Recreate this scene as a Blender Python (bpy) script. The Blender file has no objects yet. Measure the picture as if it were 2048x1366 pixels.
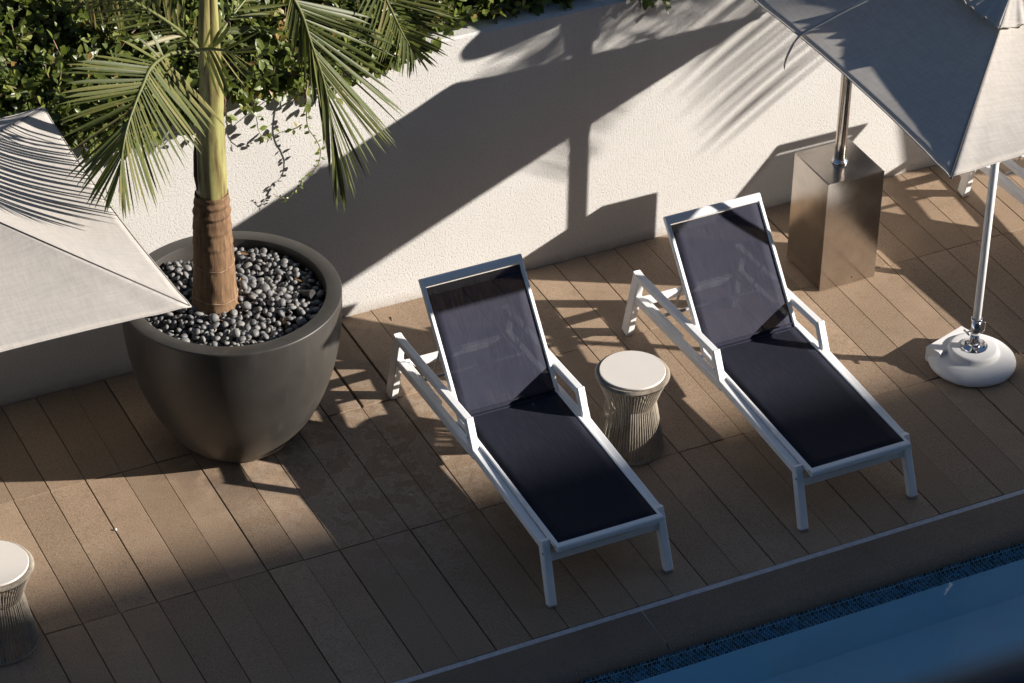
import bpy, bmesh, math, random
import numpy as np
from mathutils import Vector, Matrix

random.seed(7); rng = np.random.default_rng(7)
S = 0.2                      # one paver width in metres; all coordinates below are in paver widths
C = bpy.context.scene.collection
scene = bpy.context.scene

# ------------------------------------------------------------------ camera, sky, sun, exposure
cam = bpy.data.cameras.new('camera'); co = bpy.data.objects.new('camera', cam); C.objects.link(co)
yaw, pitch, roll = 0.45938198, 0.61473284, 0.01715831
fw = Vector((math.sin(yaw)*math.cos(pitch), math.cos(yaw)*math.cos(pitch), -math.sin(pitch)))
rt = Vector((math.cos(yaw), -math.sin(yaw), 0)); up = rt.cross(fw)
r2 = rt*math.cos(roll)+up*math.sin(roll); u2 = -rt*math.sin(roll)+up*math.cos(roll)
M = Matrix((r2, u2, -fw)).transposed().to_4x4()
M.translation = Vector((-15.41739, -66.9153, 50.25338))*S
co.matrix_world = M
cam.sensor_width = 36; cam.lens = 107.546; cam.clip_start = 0.05; cam.clip_end = 3000
cam.dof.use_dof = True; cam.dof.focus_distance = 16.3; cam.dof.aperture_fstop = 5.6
scene.camera = co

SUN = Vector((1.81, -1.0, 0.79)).normalized()
w = bpy.data.worlds.new('World'); scene.world = w; w.use_nodes = True
nt = w.node_tree; bg = nt.nodes['Background']
sky = nt.nodes.new('ShaderNodeTexSky'); sky.sky_type = 'NISHITA'; sky.sun_disc = False
sky.sun_elevation = math.asin(SUN.z); sky.sun_rotation = math.atan2(SUN.x, SUN.y)
sky.air_density = 1.0; sky.dust_density = .4; sky.ozone_density = 3.5
nt.links.new(sky.outputs[0], bg.inputs[0]); bg.inputs[1].default_value = 0.05
sl = bpy.data.lights.new('sun', 'SUN'); so = bpy.data.objects.new('sun', sl); C.objects.link(so)
sl.energy = 5.0; sl.angle = math.radians(0.53); sl.color = (1.0, 0.93, 0.84)
so.rotation_euler = (-SUN).to_track_quat('-Z', 'Y').to_euler(); so.location = (20, -20, 30)
vs = scene.view_settings; vs.view_transform = 'Standard'; vs.look = 'None'; vs.gamma = 1
vs.exposure = 0.96; vs.use_curve_mapping = False
scene.cycles.use_denoising = True
scene.cycles.max_bounces = 10; scene.cycles.transparent_max_bounces = 24
scene.cycles.sample_clamp_indirect = 6

# ------------------------------------------------------------------ helpers
def tag(o, label=None, cat=None, group=None, kind=None):
    if label: o['label'] = label
    if cat: o['category'] = cat
    if group: o['group'] = group
    if kind: o['kind'] = kind
    return o
def empty(name, loc, label=None, cat=None, group=None, kind=None, rz=0):
    o = bpy.data.objects.new(name, None); C.objects.link(o); o.location = Vector(loc)*S
    o.rotation_euler[2] = rz; o.empty_display_size = .1
    return tag(o, label, cat, group, kind)
def children(o): return [c for c in bpy.data.objects if c.parent == o]
def copy_tree(o, parent=None):
    kids = children(o)
    c = o.copy(); C.objects.link(c); c.parent = parent
    for k in kids: copy_tree(k, c)
    return c
def mesh_obj(name, verts, faces, mat, parent=None, loc=(0, 0, 0), smooth=False, origin=None):
    """verts in paver widths, in the parent's frame"""
    me = bpy.data.meshes.new(name)
    v = np.asarray(verts, float)
    if origin is not None: v = v - np.asarray(origin, float)
    me.from_pydata((v*S).tolist(), [], [list(map(int, f)) for f in faces]); me.update()
    if smooth: me.polygons.foreach_set('use_smooth', [True]*len(me.polygons))
    me.materials.append(mat)
    o = bpy.data.objects.new(name, me); C.objects.link(o)
    o.location = Vector(origin if origin is not None else loc)*S
    if parent is not None: o.parent = parent
    return o
class MB:
    def __init__(s): s.v = []; s.f = []
    def add(s, v, f):
        n = len(s.v); s.v += [tuple(p) for p in v]; s.f += [tuple(i+n for i in q) for q in f]; return s
    def bar(s, a, b, w, h, upv=(0, 0, 1), bev=.02):
        """bevelled rectangular bar from a to b, width w (sideways), height h (along upv)"""
        a = Vector(a); b = Vector(b); d = (b-a).normalized(); U = Vector(upv); W = d.cross(U)
        if W.length < 1e-4: W = Vector((1, 0, 0))
        W.normalize(); U = W.cross(d).normalized()
        hw, hh = w/2, h/2; e = min(bev, hw*.6, hh*.6)
        pr = [(-hw+e, -hh), (hw-e, -hh), (hw, -hh+e), (hw, hh-e), (hw-e, hh), (-hw+e, hh), (-hw, hh-e), (-hw, -hh+e)]
        v = [a+W*x+U*y for x, y in pr]+[b+W*x+U*y for x, y in pr]
        f = [(i, (i+1) % 8, (i+1) % 8+8, i+8) for i in range(8)]+[tuple(range(7, -1, -1)), tuple(range(8, 16))]
        return s.add(v, f)
    def box(s, lo, hi, bev=.02):
        (x0, y0, z0), (x1, y1, z1) = lo, hi
        return s.bar(((x0+x1)/2, y0, (z0+z1)/2), ((x0+x1)/2, y1, (z0+z1)/2), x1-x0, z1-z0, (0, 0, 1), bev)
    def prof(s, pts, axis_pts, rad, n=12, cap=True):
        """tube through pts with radii"""
        P = [Vector(p) for p in pts]; m = len(P); rings = []
        ref = Vector((0.123, 0.31, 1)).normalized(); 
        for i, p in enumerate(P):
            d = (P[min(i+1, m-1)]-P[max(i-1, 0)]).normalized()
            A = d.cross(ref)
            if A.length < .05: A = d.cross(Vector((1, 0, 0)))
            A.normalize(); B = d.cross(A).normalized()
            r = rad[i] if hasattr(rad, '__len__') else rad
            rings += [p+A*(r*math.cos(2*math.pi*k/n))+B*(r*math.sin(2*math.pi*k/n)) for k in range(n)]
        f = [(i*n+k, i*n+(k+1) % n, (i+1)*n+(k+1) % n, (i+1)*n+k) for i in range(m-1) for k in range(n)]
        if cap: f += [tuple(range(n-1, -1, -1)), tuple((m-1)*n+k for k in range(n))]
        return s.add(rings, f)
    def tube(s, pts, rad, n=10, cap=True): return s.prof(pts, None, rad, n, cap)
    def lathe(s, prof, c=(0, 0, 0), n=48, wob=None):
        """prof: list (r,z)"""
        v = []
        for i, (r, z) in enumerate(prof):
            for k in range(n):
                a = 2*math.pi*k/n; rr = r*(1+(wob(i, a) if wob else 0))
                v.append((c[0]+rr*math.cos(a), c[1]+rr*math.sin(a), c[2]+z))
        f = [(i*n+k, i*n+(k+1) % n, (i+1)*n+(k+1) % n, (i+1)*n+k) for i in range(len(prof)-1) for k in range(n)]
        return s.add(v, f)
    def build(s, name, mat, parent=None, smooth=False, origin=None, sharp=None):
        o = mesh_obj(name, s.v, s.f, mat, parent, smooth=smooth or bool(sharp), origin=origin)
        if sharp: o.data.set_sharp_from_angle(angle=math.radians(sharp))
        return o
def catmull(P, n):
    P = [np.array(p, float) for p in P]; P = [2*P[0]-P[1]]+P+[2*P[-1]-P[-2]]; out = []
    m = len(P)-3
    for i in range(n):
        t = i/(n-1)*m; k = min(int(t), m-1); t -= k
        a, b, c, d = P[k:k+4]
        out.append(.5*((2*b)+(-a+c)*t+(2*a-5*b+4*c-d)*t*t+(-a+3*b-3*c+d)*t**3))
    return np.array(out)

# ------------------------------------------------------------------ materials
def new_mat(name):
    m = bpy.data.materials.new(name); m.use_nodes = True; nt = m.node_tree
    return m, nt, nt.nodes['Principled BSDF']
def N(nt, t, **k):
    n = nt.nodes.new(t)
    for a, b in k.items():
        if a.startswith('i_'):
            n.inputs[a[2:].replace('_', ' ')].default_value = b
        else: setattr(n, a, b)
    return n
def coords(nt, kind='world', scale=(1, 1, 1)):
    if kind == 'world': o = N(nt, 'ShaderNodeNewGeometry').outputs['Position']
    else: o = N(nt, 'ShaderNodeTexCoord').outputs['Object']
    if scale != (1, 1, 1):
        mp = N(nt, 'ShaderNodeMapping'); mp.inputs['Scale'].default_value = scale
        nt.links.new(o, mp.inputs[0]); o = mp.outputs[0]
    return o
def noise(nt, co_, scale, detail=4, rough=.55, out='Fac'):
    n = N(nt, 'ShaderNodeTexNoise'); n.inputs['Scale'].default_value = scale
    n.inputs['Detail'].default_value = detail; n.inputs['Roughness'].default_value = rough
    nt.links.new(co_, n.inputs['Vector']); return n.outputs[out]
def ramp(nt, fac, stops):
    r = N(nt, 'ShaderNodeValToRGB'); e = r.color_ramp.elements
    while len(e) < len(stops): e.new(.5)
    for el, (p, c) in zip(e, stops): el.position = p; el.color = (*c, 1) if len(c) == 3 else c
    nt.links.new(fac, r.inputs[0]); return r.outputs[0]
def mixc(nt, fac, a, b, mode='MIX'):
    m = N(nt, 'ShaderNodeMix', data_type='RGBA', blend_type=mode)
    for s, v in ((0, fac), (6, a), (7, b)):
        if hasattr(v, 'links'): nt.links.new(v, m.inputs[s])
        else: m.inputs[s].default_value = v if s == 0 else (*v, 1) if len(v) == 3 else v
    return m.outputs[2]
def math_(nt, op, a, b=None, clamp=False):
    m = N(nt, 'ShaderNodeMath', operation=op, use_clamp=clamp)
    for i, v in enumerate((a, b)):
        if v is None: continue
        if hasattr(v, 'links'): nt.links.new(v, m.inputs[i])
        else: m.inputs[i].default_value = v
    return m.outputs[0]
def bump(nt, bs, h, strength, dist, prev=None):
    b = N(nt, 'ShaderNodeBump'); b.inputs['Strength'].default_value = strength; b.inputs['Distance'].default_value = dist
    nt.links.new(h, b.inputs['Height'])
    if prev is not None: nt.links.new(prev, b.inputs['Normal'])
    nt.links.new(b.outputs[0], bs.inputs['Normal']); return b.outputs[0]

def m_stucco():
    m, nt, bs = new_mat('plaster'); c = coords(nt)
    big = noise(nt, c, 1.3, 5); fine = noise(nt, c, 90, 4, .6); 
    vor = N(nt, 'ShaderNodeTexVoronoi'); vor.inputs['Scale'].default_value = 108; nt.links.new(c, vor.inputs['Vector'])
    pit = ramp(nt, noise(nt, c, 92, 3, .6), [(.0, (.0, .0, .0)), (.38, (.0, .0, .0)), (.47, (1, 1, 1))])
    col = ramp(nt, big, [(.3, (.59, .575, .555)), (.7, (.645, .632, .615))])
    col = mixc(nt, ramp(nt, fine, [(.35, (0, 0, 0)), (.65, (1, 1, 1))]), mixc(nt, .12, col, (.3, .27, .24)), col)
    col = mixc(nt, math_(nt, 'MULTIPLY', math_(nt, 'SUBTRACT', 1, pit), .30), col, (.36, .33, .30))
    drip = noise(nt, coords(nt, 'world', (9, 1, .55)), 1, 5, .7)
    sepz = N(nt, 'ShaderNodeSeparateXYZ'); nt.links.new(c, sepz.inputs[0])
    high = math_(nt, 'MULTIPLY', math_(nt, 'SUBTRACT', sepz.outputs[2], .95), 1.6, True)
    dm = math_(nt, 'MULTIPLY', math_(nt, 'MULTIPLY', ramp(nt, drip, [(.52, (0, 0, 0)), (.7, (1, 1, 1))]), high), .35)
    col = mixc(nt, dm, col, (.42, .385, .34))
    tro = noise(nt, coords(nt, 'world', (1, 1, 2.2)), 4.5, 3, .5)
    col = mixc(nt, math_(nt, 'MULTIPLY', ramp(nt, tro, [(.5, (0, 0, 0)), (.75, (1, 1, 1))]), .22), col, (.56, .53, .49))
    # grime just above the paving
    sep = N(nt, 'ShaderNodeSeparateXYZ'); nt.links.new(c, sep.inputs[0])
    gz = math_(nt, 'MULTIPLY', math_(nt, 'SUBTRACT', .07, sep.outputs[2]), 16, True)
    gz = math_(nt, 'MULTIPLY', gz, noise(nt, c, 14, 5))
    col = mixc(nt, gz, col, (.34, .29, .25))
    nt.links.new(col, bs.inputs['Base Color']); bs.inputs['Roughness'].default_value = .92
    bs.inputs['Specular IOR Level'].default_value = .2
    h = math_(nt, 'ADD', math_(nt, 'MULTIPLY', pit, .8), math_(nt, 'MULTIPLY', vor.outputs['Distance'], .5))
    bump(nt, bs, h, .6, .0020); return m
def m_paver(name, a=(.315, .222, .148), b=(.42, .303, .208), stain=True):
    m, nt, bs = new_mat(name); c = coords(nt)
    oi = N(nt, 'ShaderNodeObjectInfo').outputs['Random']
    off = N(nt, 'ShaderNodeVectorMath', operation='ADD'); nt.links.new(c, off.inputs[0])
    k = N(nt, 'ShaderNodeCombineXYZ'); nt.links.new(math_(nt, 'MULTIPLY', oi, 3.0), k.inputs[2]); nt.links.new(k.outputs[0], off.inputs[1])
    cc = off.outputs[0]
    big = noise(nt, cc, 3.2, 6, .6); sp = noise(nt, cc, 170, 3, .65); mid = noise(nt, cc, 16, 5, .7)
    col = ramp(nt, big, [(.3, a), (.68, b)])
    col = mixc(nt, ramp(nt, oi, [(0, (.8, .8, .8)), (1, (0, 0, 0))]), col, tuple(x*.78 for x in a))
    col = mixc(nt, ramp(nt, sp, [(.36, (.75, .75, .75)), (.5, (0, 0, 0))]), col, tuple(x*.4 for x in a))
    col = mixc(nt, ramp(nt, sp, [(.60, (0, 0, 0)), (.72, (.6, .6, .6))]), col, (.52, .44, .36))
    col = mixc(nt, ramp(nt, mid, [(.30, (.5, .5, .5)), (.45, (0, 0, 0))]), col, tuple(x*.62 for x in a))
    if stain:
        # pale lime bloom and darker drips where the pots are watered
        v = N(nt, 'ShaderNodeVectorMath', operation='DISTANCE'); nt.links.new(c, v.inputs[0]); v.inputs[1].default_value = (10.8*S, -6.6*S, 0)
        reach = math_(nt, 'MULTIPLY', math_(nt, 'SUBTRACT', 1.15, v.outputs['Value']), 1.3, True)
        bl = ramp(nt, noise(nt, c, 7.5, 6, .62), [(.48, (0, 0, 0)), (.53, (1, 1, 1)), (.56, (.25, .25, .25)), (.62, (.5, .5, .5)), (.8, (.3, .3, .3))])
        col = mixc(nt, math_(nt, 'MULTIPLY', math_(nt, 'MULTIPLY', reach, bl), .28), col, (.60, .53, .46))
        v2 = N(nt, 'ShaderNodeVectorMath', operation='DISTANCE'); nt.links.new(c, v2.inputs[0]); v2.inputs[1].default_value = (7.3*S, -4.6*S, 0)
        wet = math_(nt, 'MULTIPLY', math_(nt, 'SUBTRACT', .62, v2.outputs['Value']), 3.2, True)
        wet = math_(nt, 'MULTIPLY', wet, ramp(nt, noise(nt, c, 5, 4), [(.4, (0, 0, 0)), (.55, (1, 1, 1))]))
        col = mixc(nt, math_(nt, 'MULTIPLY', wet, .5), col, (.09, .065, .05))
    nt.links.new(col, bs.inputs['Base Color'])
    nt.links.new(ramp(nt, mid, [(.3, (.62, .62, .62)), (.7, (.82, .82, .82))]), bs.inputs['Roughness'])
    bs.inputs['Specular IOR Level'].default_value = .35
    h = math_(nt, 'ADD', sp, math_(nt, 'MULTIPLY', mid, .6)); bump(nt, bs, h, .35, .002); return m
def m_simple(name, col, rough=.5, metal=0, var=.08, scale=12, bumps=.0, spec=.5, coat=0, kind='world', stretch=(1, 1, 1), bscale=60):
    m, nt, bs = new_mat(name); c = coords(nt, kind, stretch)
    n = noise(nt, c, scale, 5, .6)
    lo = tuple(max(0, x*(1-var)) for x in col); hi = tuple(x*(1+var) for x in col)
    nt.links.new(ramp(nt, n, [(.3, lo), (.7, hi)]), bs.inputs['Base Color'])
    nt.links.new(ramp(nt, n, [(.3, (rough*.85,)*3), (.7, (min(1, rough*1.15),)*3)]), bs.inputs['Roughness'])
    bs.inputs['Metallic'].default_value = metal; bs.inputs['Specular IOR Level'].default_value = spec
    bs.inputs['Coat Weight'].default_value = coat
    if bumps: bump(nt, bs, noise(nt, c, bscale, 4, .6), bumps, .002)
    return m
def m_steel():
    m, nt, bs = new_mat('brushed_steel'); c = coords(nt, 'object', (220, 220, 4))
    br = noise(nt, c, 1, 3, .6); c2 = coords(nt, 'object'); sm = noise(nt, c2, 9, 6, .65)
    nt.links.new(ramp(nt, sm, [(.3, (.46, .415, .37)), (.7, (.58, .53, .48))]), bs.inputs['Base Color'])
    bs.inputs['Metallic'].default_value = 1
    r = math_(nt, 'ADD', math_(nt, 'MULTIPLY', br, .12), math_(nt, 'ADD', .04, math_(nt, 'MULTIPLY', sm, .14))); nt.links.new(r, bs.inputs['Roughness'])
    bump(nt, bs, br, .12, .001); return m
def m_cloth(name, col, thread=900, trans=.12):
    """umbrella canvas: woven, slightly translucent"""
    m, nt, bs = new_mat(name); c = coords(nt, 'object')
    a = N(nt, 'ShaderNodeTexWave'); a.inputs['Scale'].default_value = 95; a.bands_direction = 'X'
    b = N(nt, 'ShaderNodeTexWave'); b.inputs['Scale'].default_value = 95; b.bands_direction = 'Y'
    for q in (a, b): nt.links.new(c, q.inputs['Vector']); q.inputs['Distortion'].default_value = 3; q.inputs['Detail'].default_value = 2
    slub = noise(nt, coords(nt, 'object', (8, 90, 30)), 1, 4, .6); slub2 = noise(nt, coords(nt, 'object', (90, 8, 30)), 1, 4, .6)
    w_ = math_(nt, 'ADD', math_(nt, 'MULTIPLY', slub, .5), math_(nt, 'MULTIPLY', slub2, .5))
    big = noise(nt, c, 2.5, 4)
    cc = mixc(nt, ramp(nt, w_, [(.40, (0, 0, 0)), (.60, (1, 1, 1))]), tuple(x*.86 for x in col), col)
    cc = mixc(nt, math_(nt, 'MULTIPLY', ramp(nt, big, [(.45, (0, 0, 0)), (.8, (1, 1, 1))]), .18), cc, tuple(x*.72 for x in col))
    nt.links.new(cc, bs.inputs['Base Color']); bs.inputs['Roughness'].default_value = .95
    bs.inputs['Specular IOR Level'].default_value = .12; bs.inputs['Sheen Weight'].default_value = .15
    wv = math_(nt, 'ADD', a.outputs['Fac'], b.outputs['Fac'])
    crease = noise(nt, coords(nt, 'object', (2.2, 2.2, 2.2)), 1.0, 3, .5)
    n1 = bump(nt, bs, crease, .35, .03)
    bump(nt, bs, wv, .25, .0008, n1)
    t = N(nt, 'ShaderNodeBsdfTranslucent'); nt.links.new(cc, t.inputs[0])
    mx = N(nt, 'ShaderNodeMixShader'); mx.inputs[0].default_value = trans
    nt.links.new(bs.outputs[0], mx.inputs[1]); nt.links.new(t.outputs[0], mx.inputs[2])
    nt.links.new(mx.outputs[0], nt.nodes['Material Output'].inputs[0]); return m
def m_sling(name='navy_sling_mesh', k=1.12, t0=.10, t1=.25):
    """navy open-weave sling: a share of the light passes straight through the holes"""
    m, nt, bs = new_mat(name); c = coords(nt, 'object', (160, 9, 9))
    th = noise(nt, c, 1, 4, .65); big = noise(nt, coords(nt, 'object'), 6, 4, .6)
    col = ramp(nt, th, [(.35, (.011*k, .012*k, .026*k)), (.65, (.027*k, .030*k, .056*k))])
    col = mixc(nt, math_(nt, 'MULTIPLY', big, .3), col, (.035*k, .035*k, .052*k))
    nt.links.new(col, bs.inputs['Base Color']); bs.inputs['Roughness'].default_value = .75
    bs.inputs['Specular IOR Level'].default_value = .25
    bump(nt, bs, th, .3, .001)
    tr = N(nt, 'ShaderNodeBsdfTransparent'); mx = N(nt, 'ShaderNodeMixShader')
    nt.links.new(ramp(nt, th, [(.3, (t0,)*3), (.75, (t1,)*3)]), mx.inputs[0])
    nt.links.new(bs.outputs[0], mx.inputs[1]); nt.links.new(tr.outputs[0], mx.inputs[2])
    nt.links.new(mx.outputs[0], nt.nodes['Material Output'].inputs[0]); return m
def m_leaf(name, stops, rough=.32, trans=.22, perisland=True, grain=None):
    m, nt, bs = new_mat(name)
    g = N(nt, 'ShaderNodeNewGeometry'); oi = N(nt, 'ShaderNodeObjectInfo').outputs['Random']
    rnd = math_(nt, 'FRACT', math_(nt, 'ADD', g.outputs['Random Per Island'], oi))
    col = ramp(nt, rnd, stops)
    c = coords(nt); big = noise(nt, c, 5, 3); 
    col = mixc(nt, math_(nt, 'MULTIPLY', big, .35), col, tuple(x*.55 for x in stops[0][1]))
    if grain: col = mixc(nt, math_(nt, 'MULTIPLY', ramp(nt, noise(nt, c, 26, 4, .7), [(.55, (0, 0, 0)), (.75, (1, 1, 1))]), .5), col, grain)
    nt.links.new(col, bs.inputs['Base Color']); bs.inputs['Roughness'].default_value = rough
    bs.inputs['Specular IOR Level'].default_value = .5
    bump(nt, bs, noise(nt, c, 60, 3), .15, .002)
    t = N(nt, 'ShaderNodeBsdfTranslucent')
    nt.links.new(mixc(nt, .5, col, (.20, .26, .03)), t.inputs[0])
    mx = N(nt, 'ShaderNodeMixShader'); mx.inputs[0].default_value = trans
    nt.links.new(bs.outputs[0], mx.inputs[1]); nt.links.new(t.outputs[0], mx.inputs[2])
    nt.links.new(mx.outputs[0], nt.nodes['Material Output'].inputs[0]); return m
def m_pebble():
    m, nt, bs = new_mat('river_pebble')
    g = N(nt, 'ShaderNodeNewGeometry'); oi = N(nt, 'ShaderNodeObjectInfo').outputs['Random']
    rnd = math_(nt, 'FRACT', math_(nt, 'ADD', g.outputs['Random Per Island'], oi))
    col = ramp(nt, rnd, [(0, (.10, .10, .105)), (.35, (.14, .14, .145)), (.65, (.175, .17, .165)), (.95, (.22, .215, .205)), (1, (.16, .14, .12))])
    c = coords(nt); sp = noise(nt, c, 120, 4, .7)
    col = mixc(nt, ramp(nt, sp, [(.5, (0, 0, 0)), (.75, (.5, .5, .5))]), col, (.3, .29, .27))
    nt.links.new(col, bs.inputs['Base Color']); bs.inputs['Roughness'].default_value = .6
    bump(nt, bs, sp, .15, .001); return m
def m_trunk():
    m, nt, bs = new_mat('palm_bark'); c = coords(nt, 'object', (55, 55, 7))
    fib = noise(nt, c, 1, 5, .65); big = noise(nt, coords(nt), 7, 4)
    col = ramp(nt, fib, [(.3, (.085, .042, .024)), (.55, (.195, .115, .055)), (.75, (.32, .21, .12))])
    col = mixc(nt, math_(nt, 'MULTIPLY', big, .4), col, (.16, .085, .05))
    nt.links.new(col, bs.inputs['Base Color']); bs.inputs['Roughness'].default_value = .9
    bump(nt, bs, fib, .5, .004); return m
def m_shaft():
    m, nt, bs = new_mat('palm_crownshaft'); c = coords(nt, 'object', (30, 30, 3))
    fib = noise(nt, c, 1, 4, .6); o = coords(nt, 'object'); sep = N(nt, 'ShaderNodeSeparateXYZ'); nt.links.new(o, sep.inputs[0])
    zz = math_(nt, 'ADD', math_(nt, 'MULTIPLY', sep.outputs[2], 1/(5.5*S)), math_(nt, 'MULTIPLY', math_(nt, 'SUBTRACT', noise(nt, o, 7, 4), .5), .5))
    col = ramp(nt, zz, [(.0, (.26, .20, .045)), (.10, (.20, .13, .04)), (.33, (.17, .10, .045)), (.52, (.25, .19, .07)), (.8, (.33, .31, .12)), (1, (.30, .29, .11))])
    col = mixc(nt, ramp(nt, fib, [(.42, (0, 0, 0)), (.65, (.9, .9, .9))]), col, (.12, .07, .03))
    nt.links.new(col, bs.inputs['Base Color']); bs.inputs['Roughness'].default_value = .42
    bump(nt, bs, fib, .2, .002); return m
def m_pot():
    m, nt, bs = new_mat('bronze_grey_fibreglass'); c = coords(nt)
    sp = noise(nt, c, 240, 3, .7); big = noise(nt, c, 4, 5, .6)
    col = ramp(nt, big, [(.3, (.037, .034, .031)), (.7, (.052, .048, .043))])
    col = mixc(nt, ramp(nt, sp, [(.68, (0, 0, 0)), (.74, (.7, .7, .7))]), col, (.22, .2, .17))
    nt.links.new(col, bs.inputs['Base Color'])
    nt.links.new(ramp(nt, big, [(.3, (.36,)*3), (.7, (.47,)*3)]), bs.inputs['Roughness'])
    o_ = coords(nt, 'object'); sp_ = N(nt, 'ShaderNodeSeparateXYZ'); nt.links.new(o_, sp_.inputs[0])
    low = math_(nt, 'MULTIPLY', math_(nt, 'SUBTRACT', .26, sp_.outputs[2]), 4, True)
    streak = noise(nt, coords(nt, 'object', (14, 14, 1.6)), 1, 5, .7)
    col = mixc(nt, math_(nt, 'MULTIPLY', math_(nt, 'MULTIPLY', low, streak), .6), col, (.20, .17, .14))
    col = mixc(nt, math_(nt, 'MULTIPLY', ramp(nt, streak, [(.55, (0, 0, 0)), (.75, (1, 1, 1))]), .16), col, (.17, .155, .13))
    nt.links.new(col, bs.inputs['Base Color'])
    bump(nt, bs, sp, .06, .001); return m
def m_tile():
    m, nt, bs = new_mat('mosaic_tile'); g = N(nt, 'ShaderNodeNewGeometry')
    col = ramp(nt, g.outputs['Random Per Island'], [(0, (.012, .014, .018)), (.40, (.018, .024, .028)), (.52, (.07, .09, .095)), (.58, (.06, .11, .19)), (.8, (.09, .16, .27)), (1, (.13, .22, .34))])
    nt.links.new(col, bs.inputs['Base Color']); bs.inputs['Roughness'].default_value = .15; return m
def m_water():
    m, nt, bs = new_mat('pool_water'); c = coords(nt)
    gl = N(nt, 'ShaderNodeBsdfGlass'); gl.inputs['IOR'].default_value = 1.33; gl.inputs['Roughness'].default_value = .02
    gl.inputs['Color'].default_value = (1, 1, 1, 1)
    b = N(nt, 'ShaderNodeBump'); b.inputs['Strength'].default_value = .2; b.inputs['Distance'].default_value = .03
    nt.links.new(noise(nt, coords(nt, 'world', (1, 1.6, 1)), 3.0, 2, .4), b.inputs['Height']); nt.links.new(b.outputs[0], gl.inputs['Normal'])
    nt.links.new(gl.outputs[0], nt.nodes['Material Output'].inputs['Surface']); return m

MAT = dict(
    plaster=m_stucco(), paver=m_paver('brown_paver'), coping=m_paver('coping_stone', (.20, .145, .105), (.25, .19, .14), False),
    grout=m_simple('pale_grout', (.50, .49, .50), .9, var=.18, scale=30, bumps=.3),
    bed=m_simple('mortar_bed', (.045, .035, .03), .95, var=.3),
    ground=m_simple('ground_paving', (.07, .065, .06), .9, var=.15, scale=2),
    white=m_simple('white_powder_coat', (.87, .87, .87), .38, var=.03, scale=8, bumps=.06, bscale=300),
    plastic=m_simple('white_plastic', (.80, .79, .78), .58, var=.03, scale=5, spec=.45, bumps=.05),
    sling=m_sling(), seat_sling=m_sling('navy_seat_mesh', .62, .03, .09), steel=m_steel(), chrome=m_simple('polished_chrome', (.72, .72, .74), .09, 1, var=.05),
    canvas=m_cloth('offwhite_canvas', (.66, .62, .575), trans=.34), seam=m_simple('seam_thread', (.10, .09, .09), .9),
    strap=m_simple('grey_webbing', (.42, .39, .36), .9, var=.15, bumps=.3),
    ribm=m_simple('grey_aluminium', (.45, .45, .46), .4, .6),
    cord=m_simple('beige_rope', (.36, .31, .25), .8, var=.25, scale=25, bumps=.4, bscale=200),
    top=m_simple('tabletop_laminate', (.70, .655, .60), .42, var=.02, scale=4),
    dark=m_simple('black_plastic', (.015, .015, .016), .4),
    pot=m_pot(), pebble=m_pebble(), soil=m_simple('dark_soil', (.02, .015, .011), 1, var=.4, scale=40, bumps=.8),
    bark=m_trunk(), shaft=m_shaft(), sheath=m_simple('dry_sheath', (.09, .045, .025), .9, var=.4, scale=20, bumps=.6),
    rachis=m_simple('frond_midrib', (.13, .14, .05), .5, var=.2, scale=10),
    frond=m_leaf('palm_leaflet', [(0, (.055, .070, .018)), (.5, (.095, .115, .030)), (.88, (.15, .155, .045)), (1, (.24, .20, .08))], .5, .18, grain=(.26, .19, .07)),
    frond_y=m_leaf('yellowing_leaflet', [(0, (.20, .20, .06)), (.5, (.28, .25, .08)), (1, (.36, .27, .10))], .5, .3, grain=(.3, .2, .1)),
    leaf=m_leaf('hedge_leaf', [(0, (.050, .070, .016)), (.45, (.105, .140, .026)), (.8, (.18, .22, .045)), (.94, (.27, .28, .075)), (1, (.34, .18, .07))], .38, .3),
    twig=m_simple('twig_bark', (.24, .16, .115), .9, var=.35, scale=30),
    vinestem=m_simple('vine_stem', (.13, .10, .04), .8, var=.3),
    dryleaf=m_simple('dry_leaf', (.30, .17, .07), .8, var=.3), red=m_simple('red_blossom', (.30, .035, .02), .6, var=.3),
    pool=m_simple('pool_plaster', (.50, .84, .98), .8, var=.05, scale=1.5), tile=m_tile(),
    tgrout=m_simple('tile_grout', (.55, .60, .60), .9), water=m_water(),
    render_=m_simple('painted_render', (.42, .39, .35), .9, var=.05), glass=m_simple('window_glass', (.02, .025, .03), .06, spec=.8),
    clad=m_simple('dark_cladding', (.045, .047, .055), .8, var=.1),
    facade=m_simple('dark_render', (.16, .15, .14), .9, var=.05),
    rail=m_simple('dark_bronze_rail', (.022, .022, .032), .6),
)

# ================================================================== the setting
# ground sheet round the pool basin
PX0, PX1, PY0, PY1 = -60, 90, -44.0, -16.55
g = MB()
for (x0, x1, y0, y1) in ((-1500, 1500, -1500, PY0), (-1500, PX0, PY0, PY1), (PX1, 1500, PY0, PY1), (-1500, 1500, PY1, 1500)):
    g.add([(x0, y0, -.42), (x1, y0, -.42), (x1, y1, -.42), (x0, y1, -.42)], [(0, 1, 2, 3)])
tag(g.build('ground', MAT['ground']), kind='structure')
b = MB().box((-30, -14.96, -.40), (60, -.002, -.10), 0)
deck = tag(b.build('pool_deck', MAT['bed']), kind='structure')
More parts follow.
